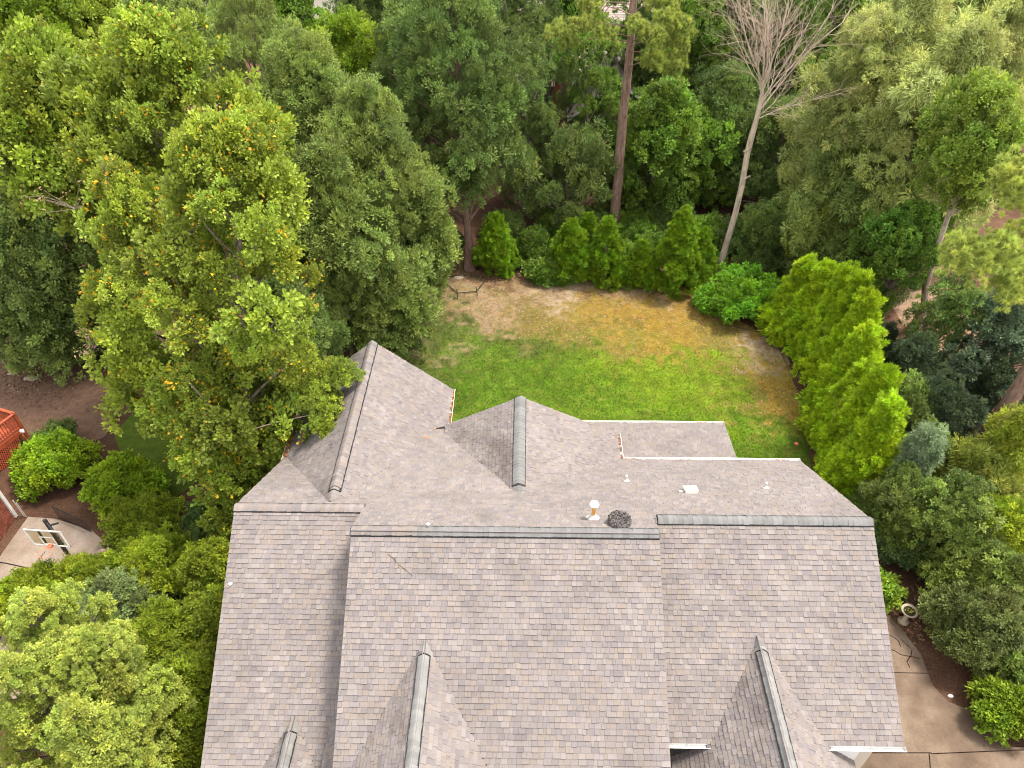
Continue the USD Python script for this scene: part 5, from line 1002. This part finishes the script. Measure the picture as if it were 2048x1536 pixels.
# basketball hoop
pb_ = at_z(151, 1131); bt = thing('basketball_hoop', 'basketball hoop with clear backboard and orange rim over the concrete pad', 'basketball hoop', pb_)
MB().box(pb_+[0, 0, 1.55], (.11, .11, 3.1)).build('pole', M['black'], bt)
th = math.radians(-4); ex = np.array([math.cos(th), math.sin(th), 0]); ey = np.array([-ex[1], ex[0], 0])
tr = at_z(119, 1064, 3.75); W_, H_ = 1.42, .92
tl = tr-ex*W_; ctr = (tr+tl)/2-[0, 0, H_/2]
MB().box(ctr, (W_, .012, H_), rz=th).build('backboard', M['acrylic'], bt)
m = MB()
for dx, dz_, sx, sz in ((0, H_/2, W_+.06, .055), (0, -H_/2, W_+.06, .055), (-W_/2, 0, .055, H_), (W_/2, 0, .055, H_)): m.box(ctr+ex*dx+[0, 0, dz_], (sx, .035, sz), rz=th)
m.build('board_frame', M['white'], bt)
m = MB()
for dx, dz_, sx, sz in ((0, .06, .56, .045), (0, -.36, .56, .045), (-.26, -.15, .045, .42), (.26, -.15, .045, .42)): m.box(ctr+ex*dx+[0, 0, dz_]-ey*.012, (sx, .008, sz), rz=th)
m.build('target_square', M['white'], bt)
for dx in (-.22, .30): MB().box(ctr+ex*dx+ey*.04, (.05, .05, H_-.06), rz=th).build('back_strut', M['black'], bt)
MB().box(ctr-[0, 0, H_/2+.03]+ey*.03, (W_+.05, .06, .05), rz=th).build('lower_bar', M['black'], bt)
pt = pb_+[0, 0, 3.05]
for z_ in (-.05, -.45): MB().tube([pt+[0, 0, z_], ctr+ex*.45+ey*.06+[0, 0, z_+.05]], .035, 6).build('arm', M['black'], bt)
MB().box(pt+[.2, .1, -.35], (.28, .06, .06), rz=.4).build('crank', M['black'], bt)
rc_ = ctr-[0, 0, H_/2-.06]-ey*.40; an = np.linspace(0, 2*np.pi, 33)
MB().tube([rc_+ex*.235*math.cos(q)+ey*.235*math.sin(q) for q in an], .016, 8, cap=False).build('rim', M['orange'], bt, 60)
MB().box(ctr-[0, 0, H_/2-.06]-ey*.08, (.18, .14, .09), rz=th).build('rim_bracket', M['orange'], bt)
m = MB()
for k in range(12):
    for sg in (-1, 1):
        m.tube([rc_+(ex*math.cos(q)+ey*math.sin(q))*(.23-.10*s_)-np.array([0, 0, .42*s_]) for s_ in np.linspace(0, 1, 5) for q in [k*math.pi/6+sg*s_*.9]], .0035, 4)
m.build('net', M['cord'], bt)
# birdbath
c = at_z(1806, 1243); bb = thing('birdbath', 'stone birdbath on the mulch beside the driveway', 'birdbath', c)
v, f = lathe([(0, 0), (.21, 0), (.21, .05), (.16, .09), (.10, .16), (.085, .42), (.10, .58), (.13, .64), (0, .64)], 28); MB().add(v+c, f).build('pedestal', M['stone'], bb, 40)
v, f = lathe([(0, .62), (.14, .64), (.26, .70), (.31, .76), (.31, .785), (.285, .79), (.235, .76), (.19, .73), (0, .71)], 36); MB().add(v+c, f).build('basin', M['stone'], bb, 40)
v, f = lathe([(0, .752), (.222, .752)], 30); MB().add(v+c, f[:, ::-1]).build('water', M['water'], bb)
m = MB(); leaf_bits(m, c+[0, 0, .76]+rs.normal(0, .08, (22, 3))*[1, 1, .02], .035, .1, [(.45, .36, .05), (.30, .30, .05), (.4, .25, .08)]); m.build('floating_leaves', M['litter'], bb, tone=True)
# lawn frame, edging wire, stones, boulder
fm = thing('metal_stand', 'low black metal stand lying on the bare soil at the far end of the lawn', 'stand', at_z(935, 592))
A_, B_ = at_z(915, 586, .12), at_z(953, 583, .12)
for nm, p, q, w in (('crossbar', A_, B_, .03), ('arm', A_, at_z(889, 564, .12), .032), ('arm', B_, at_z(969, 562, .12), .032), ('upright', at_z(915, 597, 0), at_z(915, 597, 0)+[0, 0, .72], .026), ('upright', at_z(955, 593, 0), at_z(955, 593, 0)+[-.06, 0, .72], .026)): MB().tube([p, q], w, 7).build(nm, M['black'], fm)
MB().tube([at_z(u, 556-(u-850)*.055+1.5*math.sin(u*.3), .04) for u in range(835, 955, 6)], .035, 6).build('garden_hose', M['black'], label='thin black hose along the edge of the shaded litter', cat='hose')
MB().tube([at_z(u, v_, .05) for u, v_ in ((1380, 597), (1400, 604), (1430, 618), (1450, 640), (1475, 655), (1540, 668), (1556, 690), (1580, 745), (1602, 800))], .018, 6).build('lawn_edging', M['black'], label='dark edging strip along the right edge of the lawn', cat='edging')
def stone(name, label, cat, u, v_, s, m_, seed):
    b = trimesh.creation.icosphere(3, 1.0); v = b.vertices*(1+.45*(fbm(b.vertices*1.3+seed, 4, seed)-.5))[:, None]*np.array(s); v[:, 2] = np.maximum(v[:, 2], -.3*s[2])
    c = at_z(u, v_, s[2]*.3); obj(name, (v+c, b.faces), m_, smooth=35, label=label, cat=cat)
stone('boulder', 'flat pinkish boulder among the olive shrubs', 'boulder', 212, 1112, (.34, .40, .42), M['boulder'], 1)
stone('white_stone', 'small white stone lying on the driveway bed under the holly', 'stone', 1901, 1392, (.10, .07, .06), M['white'], 2)
stone('flat_stone', 'flat tan stone by the straight oak trunk', 'stone', 917, 556, (.34, .2, .10), M['stone'], 3)
stone('flat_stone', 'larger flat tan stone on the raked bare bed', 'stone', 62, 757, (.42, .2, .08), M['stone'], 4)
stone('flat_stone', 'smaller flat tan stone on the raked bare bed', 'stone', 25, 747, (.3, .14, .06), M['stone'], 5)
stone('red_ball', 'faded red patch of a ball in the grass by the last conifer', 'ball', 1593, 888, (.10, .10, .09), M['orange'], 6)
